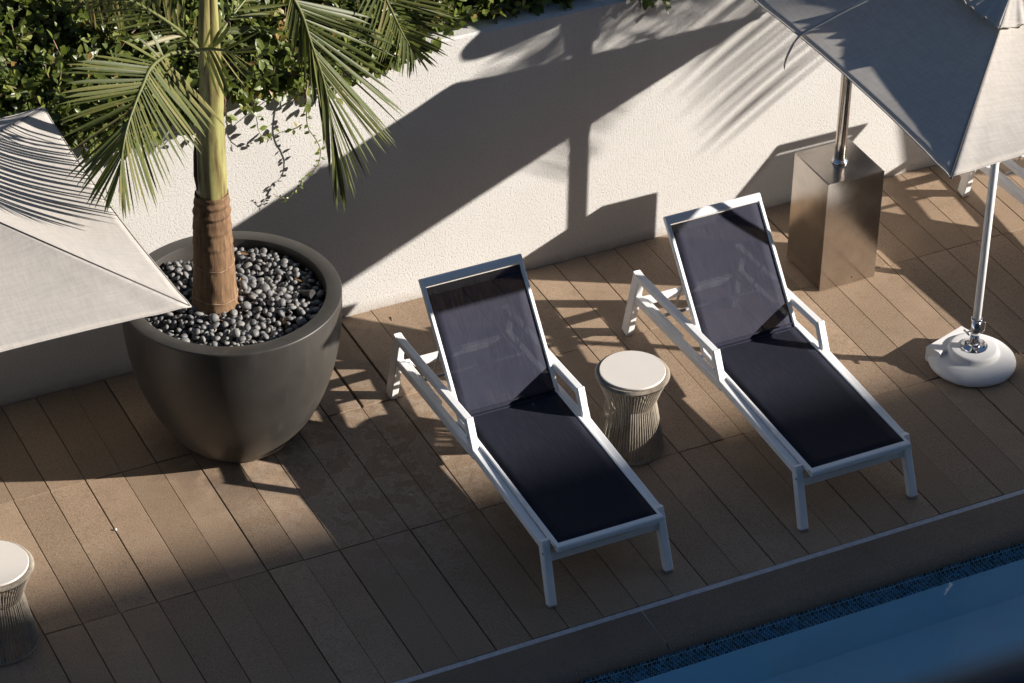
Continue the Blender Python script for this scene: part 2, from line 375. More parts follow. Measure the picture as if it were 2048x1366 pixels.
# pavers, one object each; three courses
rows = [(-.015, -4.207), (-4.23, -9.672), (-9.695, -14.962)]
def paver_mesh(L):
    w_, e, h = .978, .008, .32
    v = []; 
    for z, k in ((-h, 0), (-e, 0), (0, e)):
        v += [(-w_/2+k, -L/2+k, z), (w_/2-k, -L/2+k, z), (w_/2-k, L/2-k, z), (-w_/2+k, L/2-k, z)]
    f = [(i, (i+1) % 4, (i+1) % 4+4, i+4) for i in range(4)]+[(i+4, (i+1) % 4+4, (i+1) % 4+8, i+8) for i in range(4)]+[(8, 9, 10, 11)]
    me = bpy.data.meshes.new('paver'); me.from_pydata((np.array(v)*S).tolist(), [], f); me.materials.append(MAT['paver']); return me
shift = {12: .13, 13: .12, 14: .10}
for ri, (y1, y0) in enumerate(rows):
    me = paver_mesh(y1-y0)
    for k in range(-5, 40):
        o = bpy.data.objects.new('paver', me); C.objects.link(o); o.parent = deck
        jx = (shift.get(k, 0)+shift.get(k+1, 0))/2 if ri == 0 else 0
        o.location = Vector((k+.5+jx+random.uniform(-.012, .012), (y0+y1)/2+random.uniform(-.008, .008), random.uniform(-.010, .010)))*S
        o.rotation_euler = (random.uniform(-.0008, .0008), random.uniform(-.003, .003), random.uniform(-.0012, .0012))
# grout line, coping stones with a bullnose, mosaic band
tag(MB().box((-30, -15.13, -.30), (60, -14.972, -.012), .01).build('grout_line', MAT['grout']), kind='structure')
cop = tag(MB().box((-30, -16.2, -.62), (60, -15.14, -.32), 0).build('pool_coping', MAT['bed']), kind='structure')
pr = [(-15.135, -.30), (-15.135, -.015), (-15.15, 0.0), (-16.30, 0.0), (-16.42, -.012), (-16.53, -.045), (-16.61, -.10), (-16.65, -.17), (-16.655, -.23), (-16.63, -.27), (-16.50, -.28), (-16.1, -.28)]
for x0, x1 in ((-22, -10.02), (-10, 1.98), (2, 13.975), (14.0, 25.98), (26.0, 38), (38.02, 50)):
    n = len(pr); v = [(x0, y, z) for y, z in pr]+[(x1, y, z) for y, z in pr]
    f = [(i, i+n, (i+1) % n+n, (i+1) % n) for i in range(n)]+[tuple(range(n)), tuple(range(2*n-1, n-1, -1))]
    o = mesh_obj('coping_stone', v, f, MAT['coping'], cop, smooth=True); o.data.set_sharp_from_angle(angle=math.radians(40))
mj = MB()
for x in (13.988, 1.99, 25.99): mj.add([(x-.018, -15.15, -.003), (x+.018, -15.15, -.003), (x+.018, -16.42, -.016), (x-.018, -16.42, -.016), (x-.018, -16.652, -.2), (x+.018, -16.652, -.2)], [(0, 3, 2, 1), (3, 4, 5, 2)])
mj.build('mortar_joint', MAT['grout'], cop)
basin = MB()
D = -3.4
for q in ([(PX0, PY1-.06, D), (PX1, PY1-.06, D), (PX1, PY0, D), (PX0, PY0, D)],
          [(PX0, PY1-.06, -.27), (PX1, PY1-.06, -.27), (PX1, PY1-.06, D), (PX0, PY1-.06, D)],
          [(PX0, PY0, -.27), (PX0, PY0, D), (PX1, PY0, D), (PX1, PY0, -.27)],
          [(PX0, PY0, -.27), (PX0, PY1-.06, -.27), (PX0, PY1-.06, D), (PX0, PY0, D)],
          [(PX1, PY0, -.27), (PX1, PY0, D), (PX1, PY1-.06, D), (PX1, PY1-.06, -.27)]):
    basin.add(q, [(0, 1, 2, 3)])
pool = tag(basin.build('pool_basin', MAT['pool']), kind='structure')
mb = MB().box((-12, -16.605, -1.18), (42, -16.58, -.262), 0); mb.build('tile_grout', MAT['tgrout'], pool)
tv, tf = [], []
p = .127; gp = .019
for r in range(7):
    z1 = -.27-r*p; z0 = z1-p+gp*1.1
    for k in range(-20, 300):
        x0 = k*p+(.5*p if r % 2 else 0)+gp/2; x1 = x0+p-gp; n = len(tv); yf = -16.618-random.uniform(0, .004); yb = -16.60
        tv += [(x0, yb, z0), (x1, yb, z0), (x1, yb, z1), (x0, yb, z1), (x0+.004, yf, z0+.004), (x1-.004, yf, z0+.004), (x1-.004, yf, z1-.004), (x0+.004, yf, z1-.004)]
        tf += [(n+4, n+5, n+6, n+7), (n, n+1, n+5, n+4), (n+1, n+2, n+6, n+5), (n+2, n+3, n+7, n+6), (n+3, n, n+4, n+7)]
tag(mesh_obj('mosaic_tiles', tv, tf, MAT['tile'], pool), kind='stuff')
wz = -.49
wt = MB().add([(PX0, PY1-.02, wz), (PX1, PY1-.02, wz), (PX1, PY0, wz), (PX0, PY0, wz)], [(3, 2, 1, 0)])
tag(wt.build('pool_water', MAT['water']), kind='structure')

# plastered garden wall and the raised bed behind it
wl = MB().bar((-40, .75, 4.0), (70, .75, 4.0), 1.5, 8.76, bev=.06)
wall = tag(wl.build('plaster_wall', MAT['plaster'], origin=(-40, .75, -.38)), 'long cream textured plaster retaining wall at the back of the deck, ivy spilling over its top', 'wall')
def hz(x, y):
    base = 8.25+2.1*(1-math.exp(-max(0, y-.8)/3.2))
    return base+.45*math.sin(x*.9+y*.5)*math.cos(y*.8-x*.3)+.30*math.sin(2.3*x+1.7*y)+.22*math.sin(3.9*x-2.6*y)
bd = MB(); nx, ny = 70, 26
xs = np.linspace(-30, 50, nx); ys = np.linspace(1.5, 26, ny)
bd.add([(x, y, hz(x, y)-.75 if y > 1.6 else 8.1) for y in ys for x in xs], [(j*nx+i, j*nx+i+1, (j+1)*nx+i+1, (j+1)*nx+i) for j in range(ny-1) for i in range(nx-1)])
tag(bd.build('planting_bed', MAT['soil'], smooth=True), kind='structure')

# the tall building far across the pool whose roof line shades the lower deck
def along(x, y, t): return Vector((x, y, 0))+SUN*t
e0 = along(-2, -6.85, 173); e1 = along(28, -8.2, 173); ed = (e1-e0); ed.z = 0; ed.normalize(); nn = Vector((ed.y, -ed.x, 0))
A = e0-ed*150; B = e0+ed*160; Hh = e0.z
bl = empty('building', (A.x, A.y, -.4), 'tall rendered hotel block across the pool, seen only by the shade of its roof line', 'building')
o_ = Vector((A.x, A.y, -.4))
mm = MB(); c_ = A-o_+nn*30; d_ = B-o_+nn*30
mm.bar((c_.x, c_.y, Hh/2-.8), (d_.x, d_.y, Hh/2-.8), 60, Hh-2.4, bev=.1); mm.build('walls', MAT['render_'], bl)
mm = MB(); c_ = A-o_+nn*30-ed*.5; d_ = B-o_+nn*30+ed*.5
mm.bar((c_.x, c_.y, Hh-1.6+.4), (d_.x, d_.y, Hh-1.6+.4), 60, 1.6, bev=.1); mm.build('roof', MAT['render_'], bl)
for fl in range(4):
    for k in range(18):
        p0 = A-o_+ed*(10+k*16)-nn*.05; z = 6+fl*13.0
        MB().bar((p0.x, p0.y, z+3.5), ((p0+ed*7).x, (p0+ed*7).y, z+3.5), .3, 7, bev=.02).build('window', MAT['glass'], bl)

fc = empty('building', (-30, -74, -.4), 'unseen hotel block behind the balcony viewpoint, added to hold back sky light', 'building')
MB().box((-120, -40, 0), (115, 0, 85), .1).build('walls', MAT['facade'], fc)  # unseen mass added behind the viewpoint to dim the sky light
for fl in range(2):
    for k in range(11):
        MB().box((-112+k*20, -.1, 8+fl*30), (-112+k*20+11, .12, 8+fl*30+20), .05).build('window', MAT['glass'], fc)

rb_ = empty('building', (10, 13, 8), 'unseen dark clad building added behind the hedge to cut sky light on the deck', 'building')
MB().box((-110, 0, 0), (120, 30, 15), .1).build('walls', MAT['clad'], rb_)  # added out of view to block sky from behind, dark to limit bounce
for k in range(19):
    MB().box((-104+k*12, -.12, 5), (-104+k*12+7, .1, 12), .05).build('window', MAT['glass'], rb_)

# ================================================================== sun loungers
def make_lounger():
    W = MAT['white']; root = empty('sun_lounger', (0, 0, 0))
    X0, X1 = .12, 3.38; rw = .225
    for sx, x in ((-1, X0), (1, X1)):
        splay = .05*sx
        a = MB().bar((x+splay, 0.0, 0.05), (x, .62, 1.68), rw, .25, (0, 1, .3), .03); lg = a.build('leg', W, root)
        MB().bar((x+splay, 0.0, 0.0), (x+splay, .02, .06), rw*.96, .24, (0, 1, .3), .02).build('foot_pad', MAT['ribm'], lg)
        a = MB().bar((x, .47, 1.545), (x, 4.78, 1.66), rw, .22, (0, 0, 1), .03); a.build('side_rail', W, root)
        a = MB().bar((x, 4.60, 1.60), (x, 9.72, 1.38), rw*.92, .26, (0, 0, 1), .03); a.build('lower_rail', W, root)
        a = MB().bar((x, 4.66, 1.60), (x, 5.13, 2.46), rw, .21, (0, 1, -.5), .03)
        a.bar((x, 5.03, 2.375), (x, 9.62, 2.14), rw, .2, (0, 0, 1), .03); a.build('armrest', W, root)
        a = MB().bar((x, 9.50, 2.23), (x+splay*1.5, 9.92, 0.05), rw, .36, (0, 1, .2), .03); lg = a.build('leg', W, root)
        MB().bar((x+splay*1.5, 9.93, 0.0), (x+splay*1.5, 9.91, .06), rw*.96, .34, (0, 1, .2), .02).build('foot_pad', MAT['ribm'], lg)
        for by, bz in ((.42, 1.40), (4.9, 2.0), (9.62, 1.62)):
            MB().tube([(x+sx*.11, by, bz), (x+sx*.125, by, bz)], .035, 12).build('bolt', MAT['chrome'], root, smooth=True)
        xi = x-sx*.17
        MB().bar((xi, 7.2, 1.50), (xi, 9.45, 1.41), .07, .14, (0, 0, 1), .015).build('ratchet_bar', W, root)
        MB().tube([(x-sx*.08, 6.0, 1.66), (x-sx*.38, 6.0, 1.66)], .05, 10).build('hinge_pin', W, root)
    MB().bar((X0+.1, .50, 1.20), (X1-.1, .50, 1.20), .2, .26, (0, 0, 1), .03).build('crossbar', W, root)
    MB().bar((X0+.1, 9.42, 1.34), (X1-.1, 9.42, 1.34), .22, .2, (0, 0, 1), .03).build('crossbar', W, root)
    sf = MB()
    sf.bar((.245, .16, 1.70), (3.255, .16, 1.70), .2, .17, (0, 0, 1), .03)
    for x in (.30, 3.20): sf.bar((x, .12, 1.70), (x, 6.02, 1.74), .11, .17, (0, 0, 1), .025)
    sf.bar((.3, 3.0, 1.60), (3.2, 3.0, 1.60), .12, .1); sf.bar((.3, 5.95, 1.66), (3.2, 5.95, 1.66), .1, .1)
    sf.build('seat_frame', W, root)
    def sheet(name, x0, x1, A_, B_, sag, parent, mt='sling'):
        nu, nv = 10, 22; v = []; A_ = Vector(A_); B_ = Vector(B_); n = Vector((1, 0, 0)).cross(B_-A_).normalized()
        for layer in (0, -.03):
            for j in range(nv+1):
                t = j/nv
                for i in range(nu+1):
                    s = i/nu; d = sag*(1-(2*s-1)**2)*math.sin(math.pi*min(1, max(0, t)))**.5
                    q = A_.lerp(B_, t); v.append((x0+(x1-x0)*s, q.y-n.y*(d-layer), q.z-n.z*(d-layer)))
        m = (nu+1)*(nv+1); f = []
        for j in range(nv):
            for i in range(nu):
                a = j*(nu+1)+i; f += [(a, a+1, a+nu+2, a+nu+1), (a+m, a+m+nu+1, a+m+nu+2, a+m+1)]
        for j in range(nv):
            a = j*(nu+1); f += [(a, a+nu+1, a+nu+1+m, a+m)]; a += nu; f += [(a, a+m, a+nu+1+m, a+nu+1)]
        for i in range(nu): f += [(i, i+m, i+1+m, i+1)]
        return mesh_obj(name, v, f, MAT[mt], parent, smooth=True)
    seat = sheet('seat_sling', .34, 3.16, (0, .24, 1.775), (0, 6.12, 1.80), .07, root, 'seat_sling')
    MB().tube([(.37, 5.92, 1.80), (3.13, 5.92, 1.80)], .022, 6).build('piping', MAT['sling'], seat)
    Hn, Tp = Vector((0, 6.05, 1.80)), Vector((0, 8.46, 4.62)); d = (Tp-Hn).normalized(); n = Vector((0, -d.z, d.y))
    bf = MB()
    for x in (.31, 3.19): bf.bar((x, Hn.y-d.y*.1, Hn.z-d.z*.1), (x, Tp.y, Tp.z), .115, .16, n, .025)
    q = Tp-d*.02; bf.bar((.255, q.y, q.z), (3.245, q.y, q.z), .15, .24, d, .03)
    bf.build('backrest_frame', W, root)
    a_ = Hn+n*.02-d*.06; b_ = Tp-d*.17+n*.03
    back = sheet('back_sling', .36, 3.14, a_, b_, .05, root)
    e_ = Hn+d*.06+n*.075; MB().tube([(.38, e_.y, e_.z), (3.12, e_.y, e_.z)], .02, 6).build('piping', MAT['sling'], back)
    MB().tube([(.28, 8.2, 1.62), (3.22, 8.2, 1.62)], .055, 10).build('support_tube', MAT['ribm'], root)
    for x in (.5, 3.0): MB().bar((x, 8.2, 1.62), (x, 7.5, 3.35), .07, .05).build('prop_arm', MAT['ribm'], root)
    return root
proto = make_lounger()
spots = [((11.93, -14.0), 'white framed sun lounger with navy sling right beside the big potted palm'),
         ((19.30, -14.0), 'white framed sun lounger with navy sling in front of the steel pedestal'),
         ((32.10, -11.72), 'white framed sun lounger mostly hidden behind the right parasol, rear leg and rails showing')]
for i, ((x, y), lab) in enumerate(spots):
    o = proto if i == 0 else copy_tree(proto)
    o.location = Vector((x, y, 0))*S; tag(o, lab, 'sun lounger', 'sun loungers along the poolside')

# ================================================================== rope side tables
def make_table():
    root = empty('side_table', (0, 0, 0)); H = 2.56
    MB().lathe([(0, H-.075), (.86, H-.075), (.885, H-.055), (.89, H-.02), (.875, H), (0, H)], n=64).build('table_top', MAT['top'], root, sharp=40)
    nr = 70
    def ring(R, z, r): return [(R*math.cos(2*math.pi*k/48), R*math.sin(2*math.pi*k/48), z) for k in range(49)], r
    rr = MB(); P, r = ring(.925, H-.13, .065); rr.tube(P, r, 8, False)
    wrap = MB()
    for k in range(190):
        a = 2*math.pi*k/190; cx, cy = .925*math.cos(a), .925*math.sin(a); pts = []
        for j in range(6):
            b = 2*math.pi*j/5; pts.append((cx+.078*math.cos(b)*math.cos(a), cy+.078*math.cos(b)*math.sin(a), H-.13+.078*math.sin(b)))
        wrap.tube(pts, .013, 4, False)
    o = rr.build('rim_ring', MAT['cord'], root, smooth=True); tag(wrap.build('cord_wrapping', MAT['cord'], o, smooth=True), kind='stuff')
    P, r = ring(.625, 1.58, .03); MB().tube(P, r, 6, False).build('waist_ring', MAT['cord'], root, smooth=True)
    P, r = ring(.89, .06, .05); MB().tube(P, r, 8, False).build('base_ring', MAT['cord'], root, smooth=True)
    up_, lo_ = MB(), MB()
    for k in range(nr):
        a = 2*math.pi*(k+random.uniform(-.08, .08))/nr; a2 = 2*math.pi*(k+random.uniform(-.12, .12))/nr
        pu = [(.955*math.cos(a), .955*math.sin(a), H-.17), (.80*math.cos((a+a2)/2), .80*math.sin((a+a2)/2), 2.02), (.655*math.cos(a2), .655*math.sin(a2), 1.58)]
        up_.tube(pu, .021, 6, False)
        a3 = a2+random.uniform(-.004, .004)
        pl = [(.655*math.cos(a2), .655*math.sin(a2), 1.58), (.72*math.cos(a3), .72*math.sin(a3), 1.25), (.83*math.cos(a3), .83*math.sin(a3), .6), (.925*math.cos(a3), .925*math.sin(a3), .07)]
        lo_.tube(pl, .021, 6, False)
    tag(up_.build('upper_cords', MAT['cord'], root, smooth=True), kind='stuff')
    tag(lo_.build('lower_cords', MAT['cord'], root, smooth=True), kind='stuff')
    st = MB()
    for k in range(6):
        a = 2*math.pi*k/6+.3; st.tube([(.86*math.cos(a), .86*math.sin(a), H-.14), (.57*math.cos(a), .57*math.sin(a), 1.58), (.84*math.cos(a), .84*math.sin(a), .06)], .035, 6, False)
    st.build('inner_frame', MAT['ribm'], root, smooth=True)
    return root
tab = make_table()
for i, ((x, y), lab) in enumerate([((16.9, -8.88), 'round woven rope side table standing between the two loungers'), ((-1.085, -9.52), 'round woven rope side table cut off by the lower left edge on sunlit paving')]):
    o = tab if i == 0 else copy_tree(tab)
    o.location = Vector((x, y, 0))*S; tag(o, lab, 'side table', 'rope side tables')

# ================================================================== patio heater on a steel pedestal
ht = empty('patio_heater', (26.33, -3.64, 0), 'brushed steel patio heater whose square pedestal stands by the wall behind the right lounger', 'patio heater')
bx = MB().box((-.93, -.95, .03), (.94, .96, 3.70), .03); ped = bx.build('pedestal', MAT['steel'], ht, sharp=30)
MB().box((-.88, -.9, 0), (.89, .9, .05), 0).build('plinth', MAT['bed'], ped)
MB().tube([(.15, -.952, .22), (.15, -.958, .22)], .022, 8).build('drain_hole', MAT['dark'], ped)
MB().bar((-.94, -.951, 3.66), (.95, -.951, 3.66), .012, .012, bev=.002).build('edge_seam', MAT['chrome'], ped)
MB().lathe([(.165, 3.69), (.165, 10.1)], n=32).build('pole', MAT['steel'], ht, smooth=True)
MB().lathe([(.17, 3.70), (.235, 3.70), (.245, 3.73), (.235, 3.765), (.20, 3.775), (.20, 3.83), (.17, 3.84)], n=36).build('pole_collar', MAT['chrome'], ht, smooth=True)
MB().lathe([(.0, 10.05), (.26, 10.06), (.28, 10.2), (.28, 10.75), (.36, 10.8), (.36, 11.6), (.1, 11.7)], n=32).build('burner', MAT['steel'], ht, sharp=40)
MB().lathe([(1.85, 11.85), (1.86, 11.93), (1.2, 12.12), (.3, 12.25), (0, 12.27)], n=48).build('reflector', MAT['steel'], ht, smooth=True)

# ================================================================== parasols
def make_umbrella(foot, top, zc, za, a, label, strap=None, rot=0.0):
    """foot: pole foot, top: canopy centre (x,y); zc corner height, za apex height, a half side"""
    root = empty('patio_umbrella', (foot[0], foot[1], 0), label, 'parasol', 'offwhite market parasols')
    O = np.array([foot[0], foot[1], 0.]); T = np.array([top[0], top[1], 0.])-O; T[2] = 0
    R_ = np.array([[math.cos(rot), -math.sin(rot), 0], [math.sin(rot), math.cos(rot), 0], [0, 0, 1]])
    def panel(k, v0, v1, lift, n, m, inn, ruffle=0):
        c0, c1 = [np.array([s0*a, s1*a]) for s0, s1 in (((-1, -1), (1, -1)), ((1, -1), (1, 1)), ((1, 1), (-1, 1)), ((-1, 1), (-1, -1)))[k]]
        out_n = np.array(((0, -1), (1, 0), (0, 1), (-1, 0))[k]); V = []
        for j in range(m+1):
            v = v0+(v1-v0)*j/m
            for i in range(n+1):
                u = i/n; s = 1-(2*u-1)**2
                e = c0+(c1-c0)*u; e = e-out_n*inn*s
                p2 = e*v; z = za+(zc-za)*v
                z -= .27*s*math.sin(math.pi*min(1, v))*(1 if lift == 0 else .5)       # canvas hangs between the ribs
                z += .04*s*v**3
                if lift == 0 and v > .55:                                            # small folds gather at the corners
                    for uu in (u, 1-u):
                        if uu < .3: z += .028*math.sin(uu*70/(.2+v))*math.exp(-uu*14)*((v-.55)/.45)
                if ruffle: z += ruffle*(j/m)**2*(math.sin(u*31+k)+.6*math.sin(u*53+2*k)+.5*math.sin(u*17))*s**.3
                V.append(R_@np.array([p2[0], p2[1], z+lift*(.4+.6*v/v1)])+T)
        F = [(j*(n+1)+i, (j+1)*(n+1)+i, (j+1)*(n+1)+i+1, j*(n+1)+i+1) for j in range(m) for i in range(n)]
        return V, F
    def solid(o, t):
        md = o.modifiers.new('thick', 'SOLIDIFY'); md.thickness = t*S; md.offset = -1
    for k in range(4):
        V, F = panel(k, .06, 1, 0, 48, 26, .16); o = mesh_obj('canopy_panel', V, F, MAT['canvas'], root, smooth=True); solid(o, .012)
        n = 48; edge = V[-(n+1):]; hem = MB(); hem.tube([tuple(p+np.array([0, 0, -.004])) for p in edge], .020, 6); hem.build('hem', MAT['canvas'], o, smooth=True)
        edge2 = V[-2*(n+1):-(n+1)]
    vt = MB()
    for k in range(4):
        V, F = panel(k, 0, .285, .16, 40, 10, .22, .035); vt.add(V, F)
    o = vt.build('vent_flap', MAT['canvas'], root, smooth=True); solid(o, .012)
    hm = MB()
    for k in range(4):
        V, F = panel(k, 0, .285, .16, 40, 10, .22, .035); hm.tube([tuple(p) for p in V[-41:]], .014, 5)
    hm.build('hem', MAT['canvas'], o, smooth=True)
    pt = lambda s0, s1, v, dz=0: tuple(R_@np.array([s0*a*v, s1*a*v, za+(zc-za)*v+dz])+T)
    for s0, s1 in ((-1, -1), (1, -1), (1, 1), (-1, 1)):
        MB().tube([pt(s0, s1, .06, .008), pt(s0, s1, .5, .008), pt(s0, s1, .995, .006)], .013, 6).build('ridge_seam', MAT['seam'], root, smooth=True)
        rb = MB().bar(pt(s0, s1, .04, -.16), pt(s0, s1, .985, -.09), .07, .12, bev=.01); r = rb.build('rib', MAT['ribm'], root)
        MB().bar(pt(s0, s1, .45, -.2), tuple(np.array([0, 0, za-3.4])+T*.86), .05, .08, bev=.01).build('strut', MAT['ribm'], r)
    ax = T; P0 = np.array([0, 0, .74]); P1 = np.array([ax[0], ax[1], za+.1])
    MB().tube([tuple(P0+(P1-P0)*t) for t in (0.0, .5, 1)], .115, 20).build('pole', MAT['white'], root, smooth=True)
    MB().lathe([(0, za-3.6), (.22, za-3.6), (.24, za-3.2), (.12, za-3.15)], c=(ax[0]*.86, ax[1]*.86, 0), n=20).build('runner', MAT['ribm'], root, smooth=True)
    MB().lathe([(.0, za+.42), (.08, za+.40), (.12, za+.3), (.06, za+.2), (.16, za+.1)], c=(ax[0], ax[1], 0), n=20).build('finial', MAT['white'], root, smooth=True)
    if strap:
        cv = catmull([np.array(p, float)-O for p in strap], 40); st = MB(); v = []
        for i, p in enumerate(cv):
            d = cv[min(i+1, 39)]-cv[max(i-1, 0)]; d /= np.linalg.norm(d)
            wv = np.cross(d, [-.5, 0, .85] if i < 26 else [-1, .25, 0]); wv /= np.linalg.norm(wv); nv = np.cross(wv, d)
            wv = wv*(1 if i < 39 else .9)*.045
            v += [p-wv, p+wv, p+wv+nv*.012, p-wv+nv*.012]
        f = [(i*4+k, i*4+(k+1) % 4, i*4+4+(k+1) % 4, i*4+4+k) for i in range(39) for k in range(4)]+[(3, 2, 1, 0), (156, 157, 158, 159)]
        st.add([tuple(p) for p in v], f).build('tie_strap', MAT['strap'], root)
    return root
make_umbrella((27.50, -9.50), (27.84, -8.94), 10.0, 11.9, 5.03, 'offwhite square parasol at upper right, one panel in shade and its tie strap hanging loose',
              strap=[(24.6, -6.9, 11.02), (23.9, -6.75, 10.72), (23.45, -6.62, 10.46), (23.15, -6.52, 10.29), (22.93, -6.42, 10.12), (22.82, -6.30, 9.85), (22.78, -6.12, 9.45), (22.80, -5.95, 9.1), (22.84, -5.85, 8.80)])
make_umbrella((-1.2, -5.9), (-1.17, -5.85), 9.5, 11.45, 5.02, 'offwhite square parasol at the left edge, striped by frond shadows beside the potted palm', rot=.022)

def make_base(x, y, label):
    root = empty('umbrella_base', (x, y, 0), label, 'parasol base', 'white domed parasol bases'); Pm = MAT['plastic']
    MB().lathe([(1.10, 0), (1.19, .03), (1.235, .07), (1.245, .13), (1.225, .19), (1.17, .25), (1.07, .31), (.95, .36), (.84, .39), (.77, .40), (.735, .42), (.715, .53), (.69, .585), (.62, .605), (.3, .61), (0, .61)], n=72).build('weight', Pm, root, sharp=50)
    d = Vector((.95, .30, 0)).normalized(); q = Vector((-.22, .70, .26))
    a = q-d*.86; b_ = q+d*.62
    ax = MB().bar(a, b_, .52, .5, bev=.045).build('axle_housing', Pm, root)
    n = Vector((d.y, -d.x, 0)); e = a+n*.08-Vector((0, 0, .05)); MB().tube([tuple(e-d*.012), tuple(e-d*.02)], .05, 12).build('axle_hole', MAT['dark'], ax)  # dark disc stands in for the hole in the housing end
    c = (.02, 0, 0)
    fl = MB().lathe([(0, .61), (.37, .61), (.385, .62), (.375, .64), (.20, .655), (.17, .68), (.16, .72), (0, .72)], c=c, n=48).build('flange', MAT['chrome'], root, sharp=50)
    for k in range(4):
        t = math.pi/4+k*math.pi/2; MB().lathe([(0, .72), (.035, .715), (.05, .69), (.05, .655), (.06, .65), (.06, .635)], c=(c[0]+.26*math.cos(t), .26*math.sin(t), 0), n=14).build('bolt', MAT['chrome'], fl, smooth=True)
    ux, uy = .0, .0
    MB().tube([(ux, uy, .75), (ux+.02, uy+.03, 1.52)], .135, 24).build('sleeve', MAT['chrome'], root, smooth=True)
    MB().lathe([(.135, 1.46), (.165, 1.47), (.165, 1.53), (.135, 1.54)], c=(.02, .03, 0), n=24).build('sleeve_collar', MAT['chrome'], root, smooth=True)
    MB().tube([(.15, -.05, 1.42), (.26, -.06, 1.40), (.27, -.06, 1.15), (.2, -.05, 1.0)], .014, 6).build('lock_wire', MAT['chrome'], root, smooth=True)
    kn = MB().tube([(-.12, .0, 1.16), (-.3, .01, 1.16)], .022, 8); kn.tube([(-.3, -.13, 1.16), (-.3, .13, 1.16)], .03, 8); kn.build('clamp_knob', MAT['chrome'], root, smooth=True)
    return root
make_base(27.50, -9.50, 'white domed plastic parasol base with chrome flange, right of the loungers')
make_base(-1.2, -5.9, 'white domed plastic parasol base under the left parasol')

# ================================================================== big round planter, palm and pebbles
PC = (7.48, -3.86); PH = 4.66; PR = 2.925
pot = empty('planter', (PC[0], PC[1], 0), 'large round bronze grey planter bowl holding the palm and dark pebbles', 'planter')
prof = [(1.35, 0), (1.40, .015), (1.42, .10)]
for i in range(20):
    t = i/19; z = .10+(PH-.16)*t
    r = 1.48+(PR-1.48)*(1-(1-t)**2.35)**.87 if t > 0 else 1.48
    prof.append((r, z))
prof += [(PR, PH-.03), (PR-.015, PH-.008), (PR-.04, PH), (PR-.38, PH), (PR-.41, PH-.012), (PR-.42, PH-.04), (PR-.44, PH-.75)]
MB().lathe(prof, n=128).build('bowl', MAT['pot'], pot, sharp=35)
ZP = PH-.52
sl_ = MB().lathe([(PR-.44, ZP-.12), (1.5, ZP-.05), (0, ZP)], n=48); sl_.build('soil', MAT['soil'], pot, smooth=True)
# river pebbles
bed = empty('pebble_bed', (PC[0], PC[1], ZP), 'dark grey river pebbles filling the round planter around the palm trunk', 'pebbles')
def pebble_mesh(seed):
    r_ = np.random.default_rng(seed); bm = bmesh.new(); bmesh.ops.create_icosphere(bm, subdivisions=2, radius=1)
    ax = np.array([1.0, r_.uniform(.66, .95), r_.uniform(.42, .66)]); ph = r_.uniform(0, 6, 6)
    for v in bm.verts:
        x, y, z = v.co; k = 1+.07*math.sin(2.1*x+ph[0])+.06*math.sin(2.6*y+ph[1])+.05*math.sin(3*z+x*1.5+ph[2])
        v.co = Vector((x*ax[0]*k*(1+.16*y*math.sin(ph[3])), y*ax[1]*k, z*ax[2]*k))
    vv = np.array([v.co[:] for v in bm.verts]); ff = [[v.index for v in f.verts] for f in bm.faces]; bm.free(); return vv, ff
kinds = [pebble_mesh(i) for i in range(9)]; pmesh = []
for vv, ff in kinds:
    me = bpy.data.meshes.new('pebble'); me.from_pydata((vv*S).tolist(), [], ff); me.polygons.foreach_set('use_smooth', [True]*len(ff)); me.materials.append(MAT['pebble']); pmesh.append(me)
peb = []; RI = PR-.50
TX, TY = 7.02-PC[0], -3.82-PC[1]
def mound(x, y): return .06+.10*math.sin(x*1.3+1)*math.cos(y*1.1)+.08*math.sin(x*3.1+y*2.3)-.16*max(0, math.hypot(x, y)/RI-.8)*5*.5
cell = {}
for layer, cnt in ((0, 2200), (1, 3200), (2, 4500)):
    for _ in range(cnt):
        a = random.uniform(0, 2*math.pi); r = math.sqrt(random.random())*RI; x, y = r*math.cos(a), r*math.sin(a)
        s = random.choice((.080, .092, .105, .12, .135, .15))*random.uniform(.9, 1.08)
        if layer == 0: s *= 1.05
        if r+s > RI+.08 or math.hypot(x-TX, y-TY) < .58: continue
        ok = True
        gx, gy = int(x*4), int(y*4)
        for i in (-1, 0, 1):
            for j in (-1, 0, 1):
                for (qx, qy, qs, ql) in cell.get((gx+i, gy+j), ()):
                    if ql == layer and math.hypot(x-qx, y-qy) < (s+qs)*(.76 if layer < 2 else .86): ok = False
        if not ok: continue
        if layer == 2 and random.random() < .12: continue
        cell.setdefault((gx, gy), []).append((x, y, s, layer))
        peb.append((layer, x, y, mound(x, y)+layer*.115+.02+random.uniform(-.03, .03), s))
peb.sort(key=lambda p: (-p[0], p[1]*.36*0+p[2]))
top_ = [p for p in peb if p[0] == 2]; rest = [p for p in peb if p[0] < 2]
random.shuffle(top_); ind = top_[:295]; rest += top_[295:]
def prot():
    return Matrix.Rotation(random.uniform(0, 6.28), 3, 'Z') @ Matrix.Rotation(random.gauss(0, .5), 3, 'X') @ Matrix.Rotation(random.gauss(0, .45), 3, 'Y')
for _, x, y, z, s in ind:
    o = bpy.data.objects.new('pebble', random.choice(pmesh)); C.objects.link(o); o.parent = bed
    o.matrix_local = Matrix.Translation(Vector((x, y, z))*S) @ prot().to_4x4() @ Matrix.Scale(s, 4)
rv, rf, n0 = [], [], 0
for _, x, y, z, s in rest:
    vv, ff = kinds[random.randrange(9)]; R3 = np.array(prot()); q = vv@R3.T*s+np.array([x, y, z]); rv.append(q); rf += [[i+n0 for i in f] for f in ff]; n0 += len(q)
tag(mesh_obj('lower_pebbles', np.vstack(rv), rf, MAT['pebble'], bed, smooth=True), kind='stuff')
